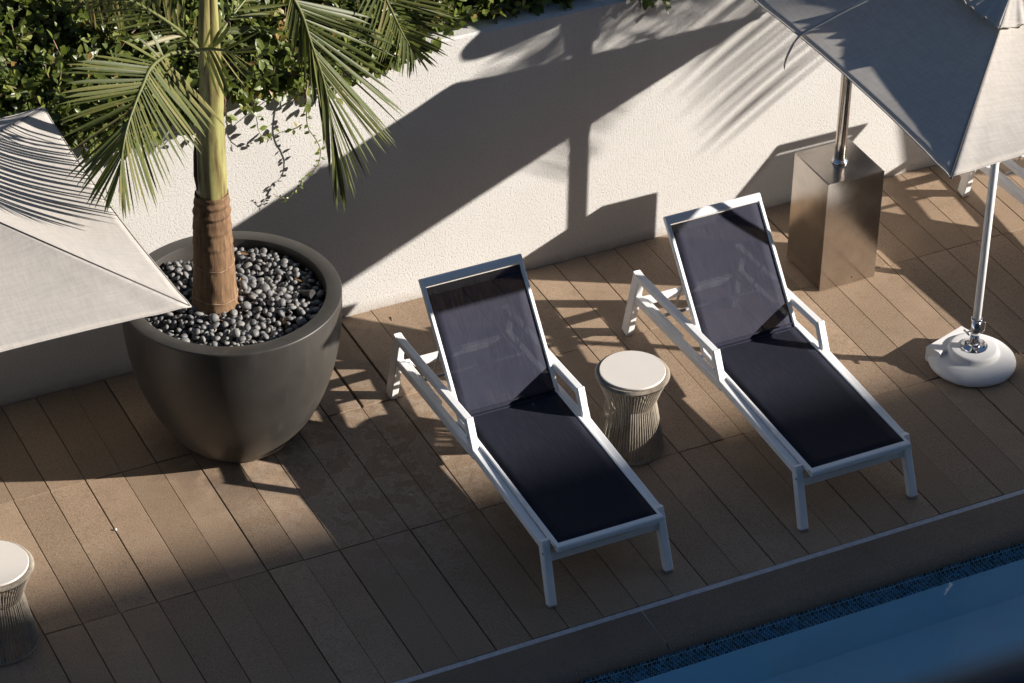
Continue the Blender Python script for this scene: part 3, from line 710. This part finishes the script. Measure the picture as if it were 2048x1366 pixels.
# a garden spotlight and a few dry leaves among the stones
sp = empty('garden_spotlight', (9.35, -4.62, ZP+.25), 'small black cylinder spotlight lying among the pebbles at the planter right side', 'spotlight')
MB().tube([(-.16, .22, .02), (.06, -.12, .16)], .12, 20).build('housing', MAT['dark'], sp, sharp=40)
MB().tube([(.055, -.115, .157), (.075, -.145, .17)], .135, 20).build('rim', MAT['dark'], sp, sharp=40)
MB().tube([(-.1, .13, .03), (-.1, .13, -.3)], .03, 8).build('stake', MAT['dark'], sp)
def dry_leaf(loc, L, rz, tilt, lab, name='dry_leaf'):
    v = [(0, 0, 0), (.3*L, .13*L, .05*L), (.7*L, .10*L, .07*L), (L, 0, .02), (.7*L, -.10*L, .05*L), (.3*L, -.13*L, .06*L), (.3*L, 0, 0), (.7*L, 0, 0)]
    f = [(0, 6, 1), (1, 6, 7, 2), (2, 7, 3), (0, 5, 6), (6, 5, 4, 7), (7, 4, 3)]
    R3 = (Matrix.Rotation(rz, 3, 'Z') @ Matrix.Rotation(tilt, 3, 'X')); v = [tuple(R3@Vector(p)) for p in v]
    return tag(mesh_obj(name, v, f, MAT['dryleaf'], None, loc=loc), lab, 'dry leaf', 'dry leaves in the planter')
for x, y, L, rz, lab in ((8.6, -2.3, .34, 2.4, 'long dry leaf on the pebbles near the back rim of the planter'), (7.9, -3.4, .16, 1, 'small pale dry leaf on the pebbles just right of the trunk'),
                         (6.2, -3.0, .2, .4, 'dry leaf on the pebbles left of the palm trunk'), (8.2, -5.75, .36, 1.1, 'reddish dry leaf on the pebbles by the front rim of the planter'),
                         (9.4, -4.1, .26, 2.1, 'dry leaf on the pebbles beside the black spotlight')):
    dry_leaf((x, y, ZP+.42), L, rz, random.uniform(-.5, .5), lab)

# ---- palm
palm = empty('palm_tree', (7.05, -3.85, ZP), 'king palm with ringed brown trunk and green crownshaft growing in the round planter', 'palm tree')
Op = np.array([7.05, -3.85, ZP])
cl = catmull([(-.02, 0, 0), (-.02, -.02, 1.4), (-.02, -.03, 2.8), (.01, -.04, 3.75)], 90); v = []; n = 56
for i, p in enumerate(cl):
    t = i/89; r = .595-.15*t-.05*max(0, t-.8)*2+.07*math.exp(-t*9)
    h = p[2]
    for hr, amp in ((.62, .012), (1.62, .010), (2.25, .016), (2.72, .020), (3.18, .028), (3.48, .026), (3.70, .014)):
        r += amp*math.exp(-((h-hr)/.06)**2)-amp*.7*math.exp(-((h-hr+.11)/.05)**2)
    for k in range(n):
        a = 2*math.pi*k/n; rr = r*(1+.012*math.sin(a*3+h)+.008*math.sin(a*11+h*9)); v.append((p[0]+rr*math.cos(a), p[1]+rr*math.sin(a), h))
f = [(i*n+k, i*n+(k+1) % n, (i+1)*n+(k+1) % n, (i+1)*n+k) for i in range(89) for k in range(n)]
trunk = mesh_obj('trunk', v, f, MAT['bark'], palm, smooth=True)
rg = MB()
for hr in (.62, 1.62, 2.25, 2.72, 3.18, 3.48):
    i = int(hr/3.75*89); p = cl[i]; t = i/89; r = .595-.15*t-.05*max(0, t-.8)*2+.07*math.exp(-t*9)+.006
    rg.tube([(p[0]+r*math.cos(a)*(1+.012*math.sin(a*3+hr)), p[1]+r*math.sin(a)*(1+.012*math.sin(a*3+hr)), hr+.03*math.sin(a*2+hr)+.012*math.sin(a*9)) for a in [2*math.pi*k/60 for k in range(61)]], .013, 5, False)
rg.build('leaf_scar_rings', m_simple('pale_scar', (.40, .26, .18), .9, var=.5, scale=60), trunk, smooth=True)
def sheathcol(name, pts, rad, ecc, mat, n=36, m=40):
    cl = catmull(pts, m); v = []
    for i, p in enumerate(cl):
        t = i/(m-1); r = float(np.interp(t, np.linspace(0, 1, len(rad)), rad))
        for k in range(n):
            a = 2*math.pi*k/n; rr = r*(1+ecc*math.cos(a-.8)*t+.012*math.sin(a*9+t*3)); v.append((p[0]+rr*math.cos(a), p[1]+rr*math.sin(a), p[2]+.16*math.sin(a*1+.4)*t*t))
    f = [(i*n+k, i*n+(k+1) % n, (i+1)*n+(k+1) % n, (i+1)*n+k) for i in range(m-1) for k in range(n)]
    return mesh_obj(name, v, f, mat, palm, smooth=True)
sheathcol('crownshaft', [(.02, -.04, 3.68), (.03, -.04, 4.6), (.06, -.05, 5.6), (.10, -.06, 6.3)], [.40, .405, .395, .375, .33, .31], .06, MAT['shaft'])
sheathcol('upper_sheath', [(.10, -.05, 5.7), (.13, -.05, 6.5), (.14, -.05, 7.3), (.16, -.05, 8.3)], [.27, .31, .305, .24, .17], .10, MAT['shaft'])
sheathcol('inner_sheath', [(.26, -.04, 6.2), (.27, -.03, 7.6), (.27, 0, 8.8), (.3, 0, 10.4)], [.16, .17, .16, .13], .0, MAT['shaft'], 24)
sheathcol('inner_sheath', [(-.02, -.04, 7.3), (.02, -.03, 8.2), (.10, 0, 9.4), (.16, 0, 10.4)], [.14, .16, .14, .08], .0, MAT['shaft'], 24)
sk = MB().tube([(-.40, -.12, 3.95), (-.43, -.12, 4.4), (-.405, -.1, 5.0), (-.38, -.1, 5.5)], [.02, .05, .045, .012], 8); sk.build('dry_husk', MAT['sheath'], palm, smooth=True)
sk = MB().tube([(.36, -.14, 6.0), (.44, -.17, 6.45), (.40, -.16, 6.7)], [.05, .045, .01], 8); sk.build('dry_husk', MAT['sheath'], palm, smooth=True)

def leaflet(base, tip, side, width, droop, bow=.1, seg=7):
    base = np.array(base, float); tip = np.array(tip, float); L = np.linalg.norm(tip-base)
    up_ = np.array([0, 0, 1.]); c1 = base+(tip-base)*.35+up_*L*bow+side*L*.05; c2 = base+(tip-base)*.72+up_*L*bow*.8
    v, f = [], []
    for i in range(seg+1):
        t = i/seg; p = (1-t)**3*base+3*t*(1-t)**2*c1+3*t*t*(1-t)*c2+t**3*tip
        d = -3*(1-t)**2*base+3*((1-t)**2-2*t*(1-t))*c1+3*(2*t*(1-t)-t*t)*c2+3*t*t*tip; d /= np.linalg.norm(d)+1e-9
        wv = side-d*np.dot(side, d); wv /= np.linalg.norm(wv)+1e-9; nv = np.cross(d, wv)
        w_ = width*.94*(.40+1.15*t*(1-t)*2.0)*(1 if t < .8 else max(.06, (1-t)/.2)**.7)
        v += [p-wv*w_+nv*w_*.35, p, p+wv*w_+nv*w_*.35]
    for i in range(seg):
        a = 3*i; f += [(a, a+1, a+4, a+3), (a+1, a+2, a+5, a+4)]
    return v, f
def frond(ra, Lt, Rt, nl, mat, s0=.12, width=.062, sep=True, parent=None, O=Op, s1=.985, bow=.09):
    cl = catmull([np.array(p)-O for p in ra], 60)
    fo = MB().tube([tuple(p) for p in cl], [.045*(1-i/62)+.010 for i in range(60)], 8).build('frond', MAT['rachis'], parent, smooth=True)
    def at(poly, t): 
        P = catmull([np.array(p)-O for p in poly], 50); x = t*49; i = min(48, int(x)); return P[i]+(P[i+1]-P[i])*(x-i)
    joined_v, joined_f = [], []
    for sd, T in ((-1, Lt), (1, Rt)):
        if T is None: continue
        for k in range(nl):
            t = (k+random.uniform(-.25, .25))/(nl-1); t = min(1, max(0, t)); s = s0+(s1-s0)*t; x = s*59; i = min(58, int(x))
            b_ = cl[i]+(cl[i+1]-cl[i])*(x-i); tg = cl[min(59, i+1)]-cl[max(0, i-1)]; tg /= np.linalg.norm(tg)
            tp = at(T, t)+rng.normal(0, .05, 3)*np.array([1, 1.6, 1]); 
            if k % 2 and random.random() < .8: tp = b_+(tp-b_)*random.uniform(.86, .98)
            # narrow edge faces along the midrib, blades twist a little
            side = tg+rng.normal(0, .22, 3)
            v_, f_ = leaflet(b_, tp, side/np.linalg.norm(side), width*random.uniform(.8, 1.12)*(1-.25*t), 0, bow*random.uniform(.5, 1.5))
            if sep: mesh_obj('leaflet', v_, f_, mat, fo, smooth=True)
            else:
                n_ = len(joined_v); joined_v += v_; joined_f += [[q+n_ for q in g_] for g_ in f_]
    if joined_v: tag(mesh_obj('leaflets', joined_v, joined_f, mat, fo, smooth=True), kind='stuff')
    return fo
FR = [
    ([(6.94,-3.90,12.04),(6.01,-4.50,12.55),(5.24,-5.20,12.74),(4.76,-5.80,12.62),(4.31,-6.40,12.45),(3.91,-6.90,12.13),(3.61,-7.30,11.60),(3.41,-7.60,10.98)],
     [(5.45,-4.55,13.36),(4.05,-4.92,13.46),(3.08,-5.30,13.34),(2.75,-5.64,13.05),(2.61,-5.97,12.71),(2.45,-6.30,12.39),(2.45,-6.61,11.71),(2.43,-6.89,11.30),(2.49,-7.14,11.06),(2.57,-7.36,10.83),(2.79,-7.54,10.61),(3.04,-7.71,10.40)],
     [(7.25,-4.55,10.09),(6.70,-4.92,10.33),(6.42,-5.30,10.24),(6.08,-5.64,10.21),(5.55,-5.97,10.21),(5.19,-6.30,10.00),(4.88,-6.61,9.87),(4.56,-6.89,9.83),(4.20,-7.14,9.90),(3.91,-7.36,10.03),(3.63,-7.54,10.16),(3.40,-7.71,10.23)]),
    ([(7.37,-3.90,14.26),(8.36,-3.90,14.25),(9.16,-4.00,13.49),(9.57,-4.10,12.74),(9.80,-4.20,11.81),(10.09,-4.30,10.62),(10.25,-4.40,9.25),(10.35,-4.50,7.98),(10.40,-4.50,7.11)],
     [(9.03,-4.05,12.27),(9.38,-4.14,11.37),(9.62,-4.24,10.63),(9.91,-4.34,9.84),(10.02,-4.44,8.85),(10.10,-4.54,8.13),(10.21,-4.64,7.24),(10.26,-4.65,6.84)],
     [(10.96,-4.05,12.97),(11.78,-4.11,11.63),(12.35,-4.17,10.97),(11.98,-4.23,10.49),(12.44,-4.30,8.98),(12.04,-4.36,8.48),(11.93,-4.42,8.26),(11.49,-4.48,8.02),(11.13,-4.55,7.54),(10.80,-4.61,7.37),(10.58,-4.65,7.12),(10.42,-4.65,6.71)]),
    ([(8.37,-4.00,15.47),(10.42,-3.80,14.52),(11.71,-3.60,13.15),(12.26,-3.50,11.97),(12.65,-3.40,11.06),(12.94,-3.35,10.48),(13.24,-3.30,9.86)],
     [(10.96,-4.01,12.23),(11.50,-3.86,11.16),(11.73,-3.73,10.64),(11.99,-3.66,10.31),(12.32,-3.58,9.95),(12.56,-3.53,9.79),(12.85,-3.49,9.68),(13.03,-3.46,9.61)],
     [(13.33,-4.01,12.70),(13.94,-3.86,11.69),(14.04,-3.73,11.30),(14.08,-3.66,10.83),(13.93,-3.58,10.29),(13.82,-3.53,10.09),(13.57,-3.49,9.82),(13.38,-3.46,9.68)]),
    ([(6.92,-3.90,12.14),(6.34,-4.20,12.94),(5.65,-4.60,13.75),(4.85,-5.00,14.55),(4.03,-5.30,15.22),(3.10,-5.60,15.78)],
     [(6.04,-4.23,12.35),(4.95,-4.48,13.09),(4.31,-4.76,13.70),(3.74,-5.05,14.26),(3.38,-5.29,14.76),(2.84,-5.50,15.19),(2.56,-5.72,15.69)],
     [(6.68,-4.23,13.47),(6.29,-4.48,14.03),(5.70,-4.76,14.65),(5.00,-5.05,15.22),(4.32,-5.29,15.75),(3.53,-5.51,16.16),(2.84,-5.72,16.16)]),
    ([(6.81,-4.10,12.24),(6.95,-4.80,12.60),(7.08,-5.50,12.87),(7.18,-6.10,13.03)],
     [(7.15,-4.50,13.15),(7.45,-5.10,13.29),(7.77,-5.70,13.33),(7.60,-6.21,13.16)],
     [(7.19,-4.50,10.93),(7.38,-5.10,11.49),(7.56,-5.70,12.05),(7.51,-6.21,12.76)]),
    ([(7.34,-3.90,12.08),(7.71,-3.50,12.29),(8.24,-3.00,12.42),(8.99,-2.50,12.64),(9.81,-2.20,12.89)],
     [(7.33,-3.86,12.99),(7.69,-3.48,13.28),(8.20,-3.05,13.38),(8.97,-2.63,13.43),(9.76,-2.37,13.41)],
     [(8.29,-3.86,11.91),(8.86,-3.48,12.16),(9.44,-3.05,12.24),(10.03,-2.63,12.33),(10.56,-2.37,12.66)]),
    ([(7.42,-3.90,13.83),(6.52,-3.20,14.11),(5.68,-2.60,13.86),(5.01,-2.20,13.46),(4.53,-2.00,13.11)],
     [(6.15,-3.71,13.33),(5.77,-3.25,12.90),(5.39,-2.84,12.28),(5.37,-2.53,12.19),(4.96,-2.30,12.32),(4.59,-2.17,12.50)],
     [(5.85,-3.71,14.92),(5.24,-3.25,14.82),(4.72,-2.84,14.46),(4.41,-2.53,13.97),(4.06,-2.30,13.51),(4.19,-2.17,12.85)]),
]
cfg = [(34, 'frond', .20, .066, .88), (35, 'frond', .30, .060, .78), (26, 'frond', .36, .052, .86), (18, 'frond', .06, .070, .8), (9, 'frond', .1, .075, .8), (9, 'frond', .1, .065, .8), (14, 'frond_y', .25, .05, .95)]
for (ra, L, Rr), (nl, mt, s0, wd, s1) in zip(FR, cfg): frond(ra, L, Rr, nl, MAT[mt], s0, wd, True, palm, s1=s1, bow=.025)
# fronds of the crown above the picture's upper edge
def generic_frond(base, az, L, rise, droop, parent, O, nl=26, width=.07, ll=2.6):
    d = np.array([math.cos(az), math.sin(az), 0]); sd = np.array([-math.sin(az), math.cos(az), 0]); P = []
    for i in range(7):
        t = i/6; P.append(np.array(base)+d*L*t*(1-.12*t)+np.array([0, 0, 1])*(rise*t-droop*t*t))
    Lt = [P[i]+d*1.0+sd*ll*(1-.35*abs(i/6-.4))-np.array([0, 0, .8]) for i in range(1, 7)]; Rt = [P[i]+d*1.0-sd*ll*(1-.35*abs(i/6-.4))-np.array([0, 0, .8]) for i in range(1, 7)]
    return frond([tuple(p) for p in P], [tuple(p) for p in Lt], [tuple(p) for p in Rt], nl, MAT['frond'], .12, width, False, parent, O)
for az, L, ri, dr in ((1.2, 5.5, 5.5, 3.5), (2.6, 5.0, 5.2, 3.6), (4.6, 4.2, 5.5, 2.6)):
    generic_frond((7.35, -3.85, 14.3), az, L, ri, dr, palm, Op)

# a second, taller palm out of the frame on the right: its crown throws the soft frond shadows on wall and parasol
P2 = np.array([50.5, -9.8, 0.]); p2 = empty('palm_tree', tuple(P2), 'tall palm beyond the right edge, known by its soft frond shadows on the wall', 'palm tree')
MB().tube([(0, 0, -.4), (-.2, 0, 6), (-1.6, 0, 12), (-4.5, 0, 16.5)], [.7, .5, .42, .38], 20).build('trunk', MAT['bark'], p2, smooth=True)
MB().tube([(-4.45, 0, 16.4), (-6.0, 0, 18.2)], [.46, .25], 20).build('crownshaft', MAT['shaft'], p2, smooth=True)
for k, az in enumerate((1.1, 1.9, 2.7, 3.3, 4.1, 5.0, 5.9, .3)):
    generic_frond((44.6, -9.8, 18.0), az, 7.0, 3+1.2*(k % 3), 6.5+1.0*(k % 2), p2, P2, nl=30, width=.09, ll=3.0)

# ================================================================== hedge in the raised bed
hd = empty('hedge', (5, 2, 8.2), 'dense glossy green creeping hedge filling the raised bed on top of the wall', 'hedge')
Oh = np.array([5, 2, 8.2])
def leaf_template(L=1.0, W=.30, curl=.10):
    xs_ = [0, .12, .38, .68, .90, 1.0]; ws = [.015, .13, 1.0, .86, .36, .0]; v = []
    for x, w__ in zip(xs_, ws):
        z = -curl*x*x*1.2; v += [(x*L, W*w__*.5*2*.5, z+.10*W*w__), (x*L, 0, z), (x*L, -W*w__*.5*2*.5, z+.10*W*w__)]
    f = []
    for i in range(5): a = 3*i; f += [(a, a+1, a+4, a+3), (a+1, a+2, a+5, a+4)]
    return np.array(v), f
LV, LF = leaf_template(1.0, .52, .14)
def scatter(name, pos, dirs, nors, size, mat, parent, O, TV=None, TF=None):
    TV = LV if TV is None else TV; TF = LF if TF is None else TF
    pos = np.asarray(pos); d = np.asarray(dirs); n_ = np.asarray(nors)
    d = d/np.linalg.norm(d, axis=1, keepdims=True); n_ = n_-d*np.sum(n_*d, 1, keepdims=True); n_ /= np.linalg.norm(n_, axis=1, keepdims=True)+1e-9
    s_ = np.cross(n_, d); sz = np.asarray(size)[:, None, None]
    V = pos[:, None, :]+sz*(TV[None, :, 0:1]*d[:, None, :]+TV[None, :, 1:2]*s_[:, None, :]+TV[None, :, 2:3]*n_[:, None, :])
    V = V.reshape(-1, 3)-O; m = len(TV); TFa = np.array(TF)
    F = (TFa[None]+(np.arange(len(pos))*m)[:, None, None]).reshape(-1, 4)
    me = bpy.data.meshes.new(name); me.vertices.add(len(V)); me.vertices.foreach_set('co', (V*S).ravel())
    me.loops.add(F.size); me.loops.foreach_set('vertex_index', F.ravel().astype(np.int32)); me.polygons.add(len(F))
    me.polygons.foreach_set('loop_start', np.arange(0, F.size, 4, dtype=np.int32)); me.polygons.foreach_set('use_smooth', [True]*len(F))
    me.update(calc_edges=True); me.validate(); me.materials.append(mat)
    o = bpy.data.objects.new(name, me); C.objects.link(o); o.parent = parent
    return o
vis_x = lambda y: (-8, 26)
pos, dr, nr_, sz = [], [], [], []; twigs = MB()
def spray(x, y, z, out, nleaf, L):
    """a shoot with alternating leaves"""
    d = np.array(out, float); d /= np.linalg.norm(d); p = np.array([x, y, z], float); pts = [tuple(p)]
    for k in range(nleaf):
        d = d+rng.normal(0, .16, 3)+np.array([0, 0, .03]); d /= np.linalg.norm(d); p = p+d*L/nleaf; pts.append(tuple(p))
        side = np.cross(d, rng.normal(0, 1, 3)); side /= np.linalg.norm(side)
        ld = d*.55+side*random.uniform(.5, 1.0); 
        pos.append(p); dr.append(ld); nr_.append(np.array([0.15, -.45, .8])+rng.normal(0, .45, 3)); sz.append(random.uniform(.26, .46)*(1.12 if k < nleaf*.6 else .8))
    pos.append(p); dr.append(d); nr_.append(np.array([0.1, -.4, .8])+rng.normal(0, .3, 3)); sz.append(random.uniform(.22, .34))
    if random.random() < .55: twigs.tube([tuple(np.array(q)-Oh) for q in pts], .016, 4, False)
xr = (-7, 25)
cnt = 0
while cnt < 2900:
    x = random.uniform(*xr); y = (1.2 if x < 13.5 else .75)+8.0*random.random()**1.25
    if x > 14 and y > 5: continue
    if x > 14.5 and y < .95: continue
    clump = math.sin(x*2.1+math.sin(y*1.7)*2)*math.sin(y*2.4+x*.7)+.45*math.sin(x*5.3+y*4.1)
    if clump < -.55 and random.random() < .85: continue
    z = hz(x, y)-.55+.35*clump*.6+random.uniform(-.25, .2)
    if y < 2.1: z = 8.35+random.uniform(-.05, .5)
    spray(x, y, z, (rng.normal(0, .5), -.45+rng.normal(0, .4), .75), random.randint(5, 8), random.uniform(.7, 1.25)); cnt += 1
# shoots that lean over the front edge of the wall
def edge_drop(x):       # how far the growth hangs down the face
    return 1.05 if x < 9 else (.75 if x < 12.8 else (.25 if x < 14.3 else -.15))
cnt = 0
while cnt < 640:
    x = random.uniform(-6, 15.2); dpt = edge_drop(x)*(1+.45*math.sin(x*2.3)+.25*math.sin(x*5.1))
    if dpt < 0 and random.random() < .7: continue
    y = random.uniform(-.12, 1.2); z = 8.40+random.uniform(0, .3)
    hang = random.random()
    if hang < .55: spray(x, .05+random.uniform(-.1, .35), z, (rng.normal(0, .3), -.5, -.2-.9*random.random()), random.randint(4, 7), min(1.2, max(.4, dpt*random.uniform(.5, 1.05))))
    else: spray(x, y, z-.05, (rng.normal(0, .4), -.6, .35), random.randint(5, 7), random.uniform(.6, .95))
    cnt += 1
for x in np.linspace(14.8, 24, 60): spray(x+random.uniform(-.1, .1), .75+random.uniform(0, .5), 8.45, (rng.normal(0, .4), -.75, .25), random.randint(4, 6), random.uniform(.5, .8))
for x in (21.3, 21.6, 21.8, 22.3, 22.6, 23.1): spray(x, .25, 8.5, (rng.normal(0, .3), -.8, -.15), 5, .7)
P_, D_, N_, Z_ = map(np.array, (pos, dr, nr_, sz))
# leaves that stand out most at the wall edge are single objects
front = np.argsort(P_[:, 1]-.35*P_[:, 2]*0+np.where((P_[:, 0] < -2) | (P_[:, 0] > 16), 10, 0))[:290]
mask = np.zeros(len(P_), bool); mask[front] = True
fo = scatter('foliage', P_[~mask], D_[~mask], N_[~mask], Z_[~mask], MAT['leaf'], hd, Oh); tag(fo, kind='stuff')
lme = bpy.data.meshes.new('leaf'); lme.from_pydata((LV*S).tolist(), [], LF); lme.polygons.foreach_set('use_smooth', [True]*len(LF)); lme.materials.append(MAT['leaf'])
def place_leaf(p, d, n_, s, parent, O, mat=None):
    d = Vector(d).normalized(); n_ = Vector(n_); n_ = (n_-d*n_.dot(d)).normalized(); s_ = n_.cross(d)
    o = bpy.data.objects.new('leaf', mat or lme); C.objects.link(o); o.parent = parent
    R3 = Matrix((d, s_, n_)).transposed(); o.matrix_local = Matrix.Translation(Vector(np.array(p)-O)*S) @ R3.to_4x4() @ Matrix.Scale(float(s), 4); return o
for i in np.where(mask)[0]: place_leaf(P_[i], D_[i], N_[i], Z_[i], hd, Oh)
# bare woody stems in the gaps
for _ in range(420):
    x = random.uniform(-6, 22); y = random.uniform(1.6, 8.5); z = hz(x, y)-.5
    p = np.array([x, y, z]); d = rng.normal(0, 1, 3)*np.array([1, .7, .35]); d /= np.linalg.norm(d); pts = []
    for k in range(6): pts.append(tuple(p-Oh)); d = d+rng.normal(0, .35, 3)*np.array([1, 1, .5]); d /= np.linalg.norm(d); p = p+d*.26
    twigs.tube(pts, [.026, .024, .022, .018, .014, .008], 5, False)
tag(twigs.build('twigs', MAT['twig'], hd, smooth=True), kind='stuff')
for k in range(9):
    x, y = 4.6+random.uniform(-.5, .5), 5.9+random.uniform(-.6, .5); z = hz(x, y)+.35
    f_ = MB()
    for j in range(7):
        a = j*.9; f_.add([(0, 0, 0), (.10*math.cos(a)-.04*math.sin(a), .10*math.sin(a)+.04*math.cos(a), .05), (.16*math.cos(a), .16*math.sin(a), .09), (.10*math.cos(a)+.04*math.sin(a), .10*math.sin(a)-.04*math.cos(a), .05)], [(0, 1, 2, 3)])
    o = f_.build('blossom', MAT['red'], hd); o.location = Vector(np.array([x, y, z])-Oh)*S

# ================================================================== trailing vines on the wall
def vine(path, label, nleaf, size, off, young=False):
    P = catmull(path, 70); O = P[0].copy(); root = empty('trailing_vine', tuple(O), label, 'vine', 'vines trailing down the wall')
    P = P+np.cumsum(rng.normal(0, .006, (70, 3)), 0)*np.array([1, .4, 1])
    MB().tube([tuple(p-O) for p in P], [.020*(1-i/90) for i in range(70)], 5).build('stem', MAT['vinestem'], root, smooth=True)
    for k in range(nleaf):
        i = min(69, int((k+.6)/nleaf*69)); d = P[min(69, i+1)]-P[i-1 if i else 0]; d /= np.linalg.norm(d)
        sd = np.cross(d, [0, -1, 0])*(1 if k % 2 else -1); s = size*random.uniform(.7, 1.15)*(1-.45*k/nleaf)
        place_leaf(P[i], d*.35+sd*.8+rng.normal(0, .3, 3), np.array([.2, -.8, .5])+rng.normal(0, .35, 3), s, root, O)
V = [([(9.35, .1, 9.0), (9.50, -.25, 8.9), (9.62, -.35, 8.3), (9.70, -.40, 7.5), (9.90, -.36, 6.95), (10.15, -.30, 6.75)], 'short leafy ivy strand just right of the palm trunk, ending in a tuft', 15, .40),
     ([(10.9, .1, 8.9), (11.02, -.30, 8.5), (11.10, -.40, 7.7), (11.12, -.45, 6.9), (11.42, -.48, 6.2), (11.36, -.48, 5.6), (10.95, -.46, 5.3), (10.78, -.42, 4.95), (10.45, -.36, 4.65), (10.1, -.30, 4.9)], 'longest ivy strand, S-shaped with tiny leaves, hanging over open wall', 48, .22),
     ([(11.0, -.42, 7.0), (10.7, -.40, 6.92), (10.4, -.36, 6.9), (10.15, -.32, 6.78)], 'thin ivy side shoot running level between the two hanging strands', 11, .22),
     ([(4.95, .1, 8.7), (5.0, -.28, 8.2), (5.15, -.34, 7.5), (5.40, -.34, 6.7), (5.45, -.32, 6.1), (5.55, -.30, 5.5)], 'thin ivy strand behind the big left palm frond', 22, .21),
     ([(8.3, .1, 8.6), (8.3, -.2, 8.1), (8.45, -.26, 7.7), (8.7, -.26, 7.45)], 'stubby leafy ivy shoot touching the right side of the crownshaft', 8, .30),
     ([(12.2, .1, 8.8), (12.25, -.3, 8.35), (12.3, -.36, 7.9), (12.5, -.36, 7.65)], 'small ivy tuft hanging between the two right palm fronds', 8, .32)]
for pth, lab, nl, sz_ in V: vine(pth, lab, nl, sz_, 0)

# ================================================================== near balcony handrail, out of focus
rl = empty('balcony_railing', (-13.3, -63.95, 46.9), 'dark out-of-focus handrail crossing the lower right corner', 'railing')
Cm = Vector((-15.417, -66.915, 50.253)); q_ = 9.0/4.75
a = Cm+(Vector((-13.50, -63.90, 47.05))-Cm)*q_; b_ = Cm+(Vector((-12.90, -64.07, 47.21))-Cm)*q_; o_ = (a+b_)/2; rl.location = o_*S
a = a-o_; b_ = b_-o_; dd = (b_-a).normalized()
a2 = a-dd*1.4; b2 = b_+dd*9
low = Vector((.364, .734, -.573)).cross(dd).normalized(); low = low if low.z < 0 else -low
MB().bar(a2+low*.29, b2+low*.29, .42, .42, low, .06).build('handrail', MAT['rail'], rl)
for k in range(4):
    p = a2+dd*(2.2+k*2.2)+low*.3; MB().bar(p, (p.x, p.y, p.z-5), .14, .14).build('baluster', MAT['rail'], rl)

# small litter on the paving
tw = MB().tube([(0, 0, .015), (.04, .09, .03), (.03, .19, .015)], .012, 5).build('twig', MAT['twig'], None); tw.location = Vector((13.45, -.75, 0))*S
tag(tw, 'tiny brown twig on the sunlit paving by the wall foot', 'twig')
sc = MB().lathe([(.035, .0), (.035, .010), (.02, .012), (0, .008)], n=16).build('screw_head', MAT['ribm'], None, smooth=True); sc.location = Vector((10.62, -8.35, 0))*S
tag(sc, 'small round screw head set in the paving left of the first lounger', 'screw')
pb = MB().lathe([(0, .0), (.035, .015), (.03, .045), (0, .055)], n=10).build('paint_chip', MAT['white'], None, smooth=True); pb.location = Vector((3.02, -6.5, 0))*S
tag(pb, 'tiny white chip stuck in a paving joint, lower left', 'chip')

def crumbs():
    m_ = MB()
    for _ in range(420):
        x = random.uniform(-3, 34); y = random.choice((random.uniform(-14.8, -.1), random.gauss(-.25, .15), random.choice((-4.22, -9.68))+random.gauss(0, .1)))
        if y > -.03: continue
        if random.random() < .5: x = round(x)+random.gauss(0, .05)
        r = random.choice((.008, .010, .014, .02)); a0 = random.uniform(0, 6); z = .012
        v = [(x+r*math.cos(a0+k*1.57)*random.uniform(.6, 1.3), y+r*math.sin(a0+k*1.57)*random.uniform(.6, 1.3), z) for k in range(4)]+[(x, y, z+r*.9)]
        m_.add(v, [(0, 1, 4), (1, 2, 4), (2, 3, 4), (3, 0, 4)])
    return m_
tag(crumbs().build('grit', m_simple('pale_grit', (.34, .29, .24), .9, var=.6, scale=3), deck), kind='stuff')
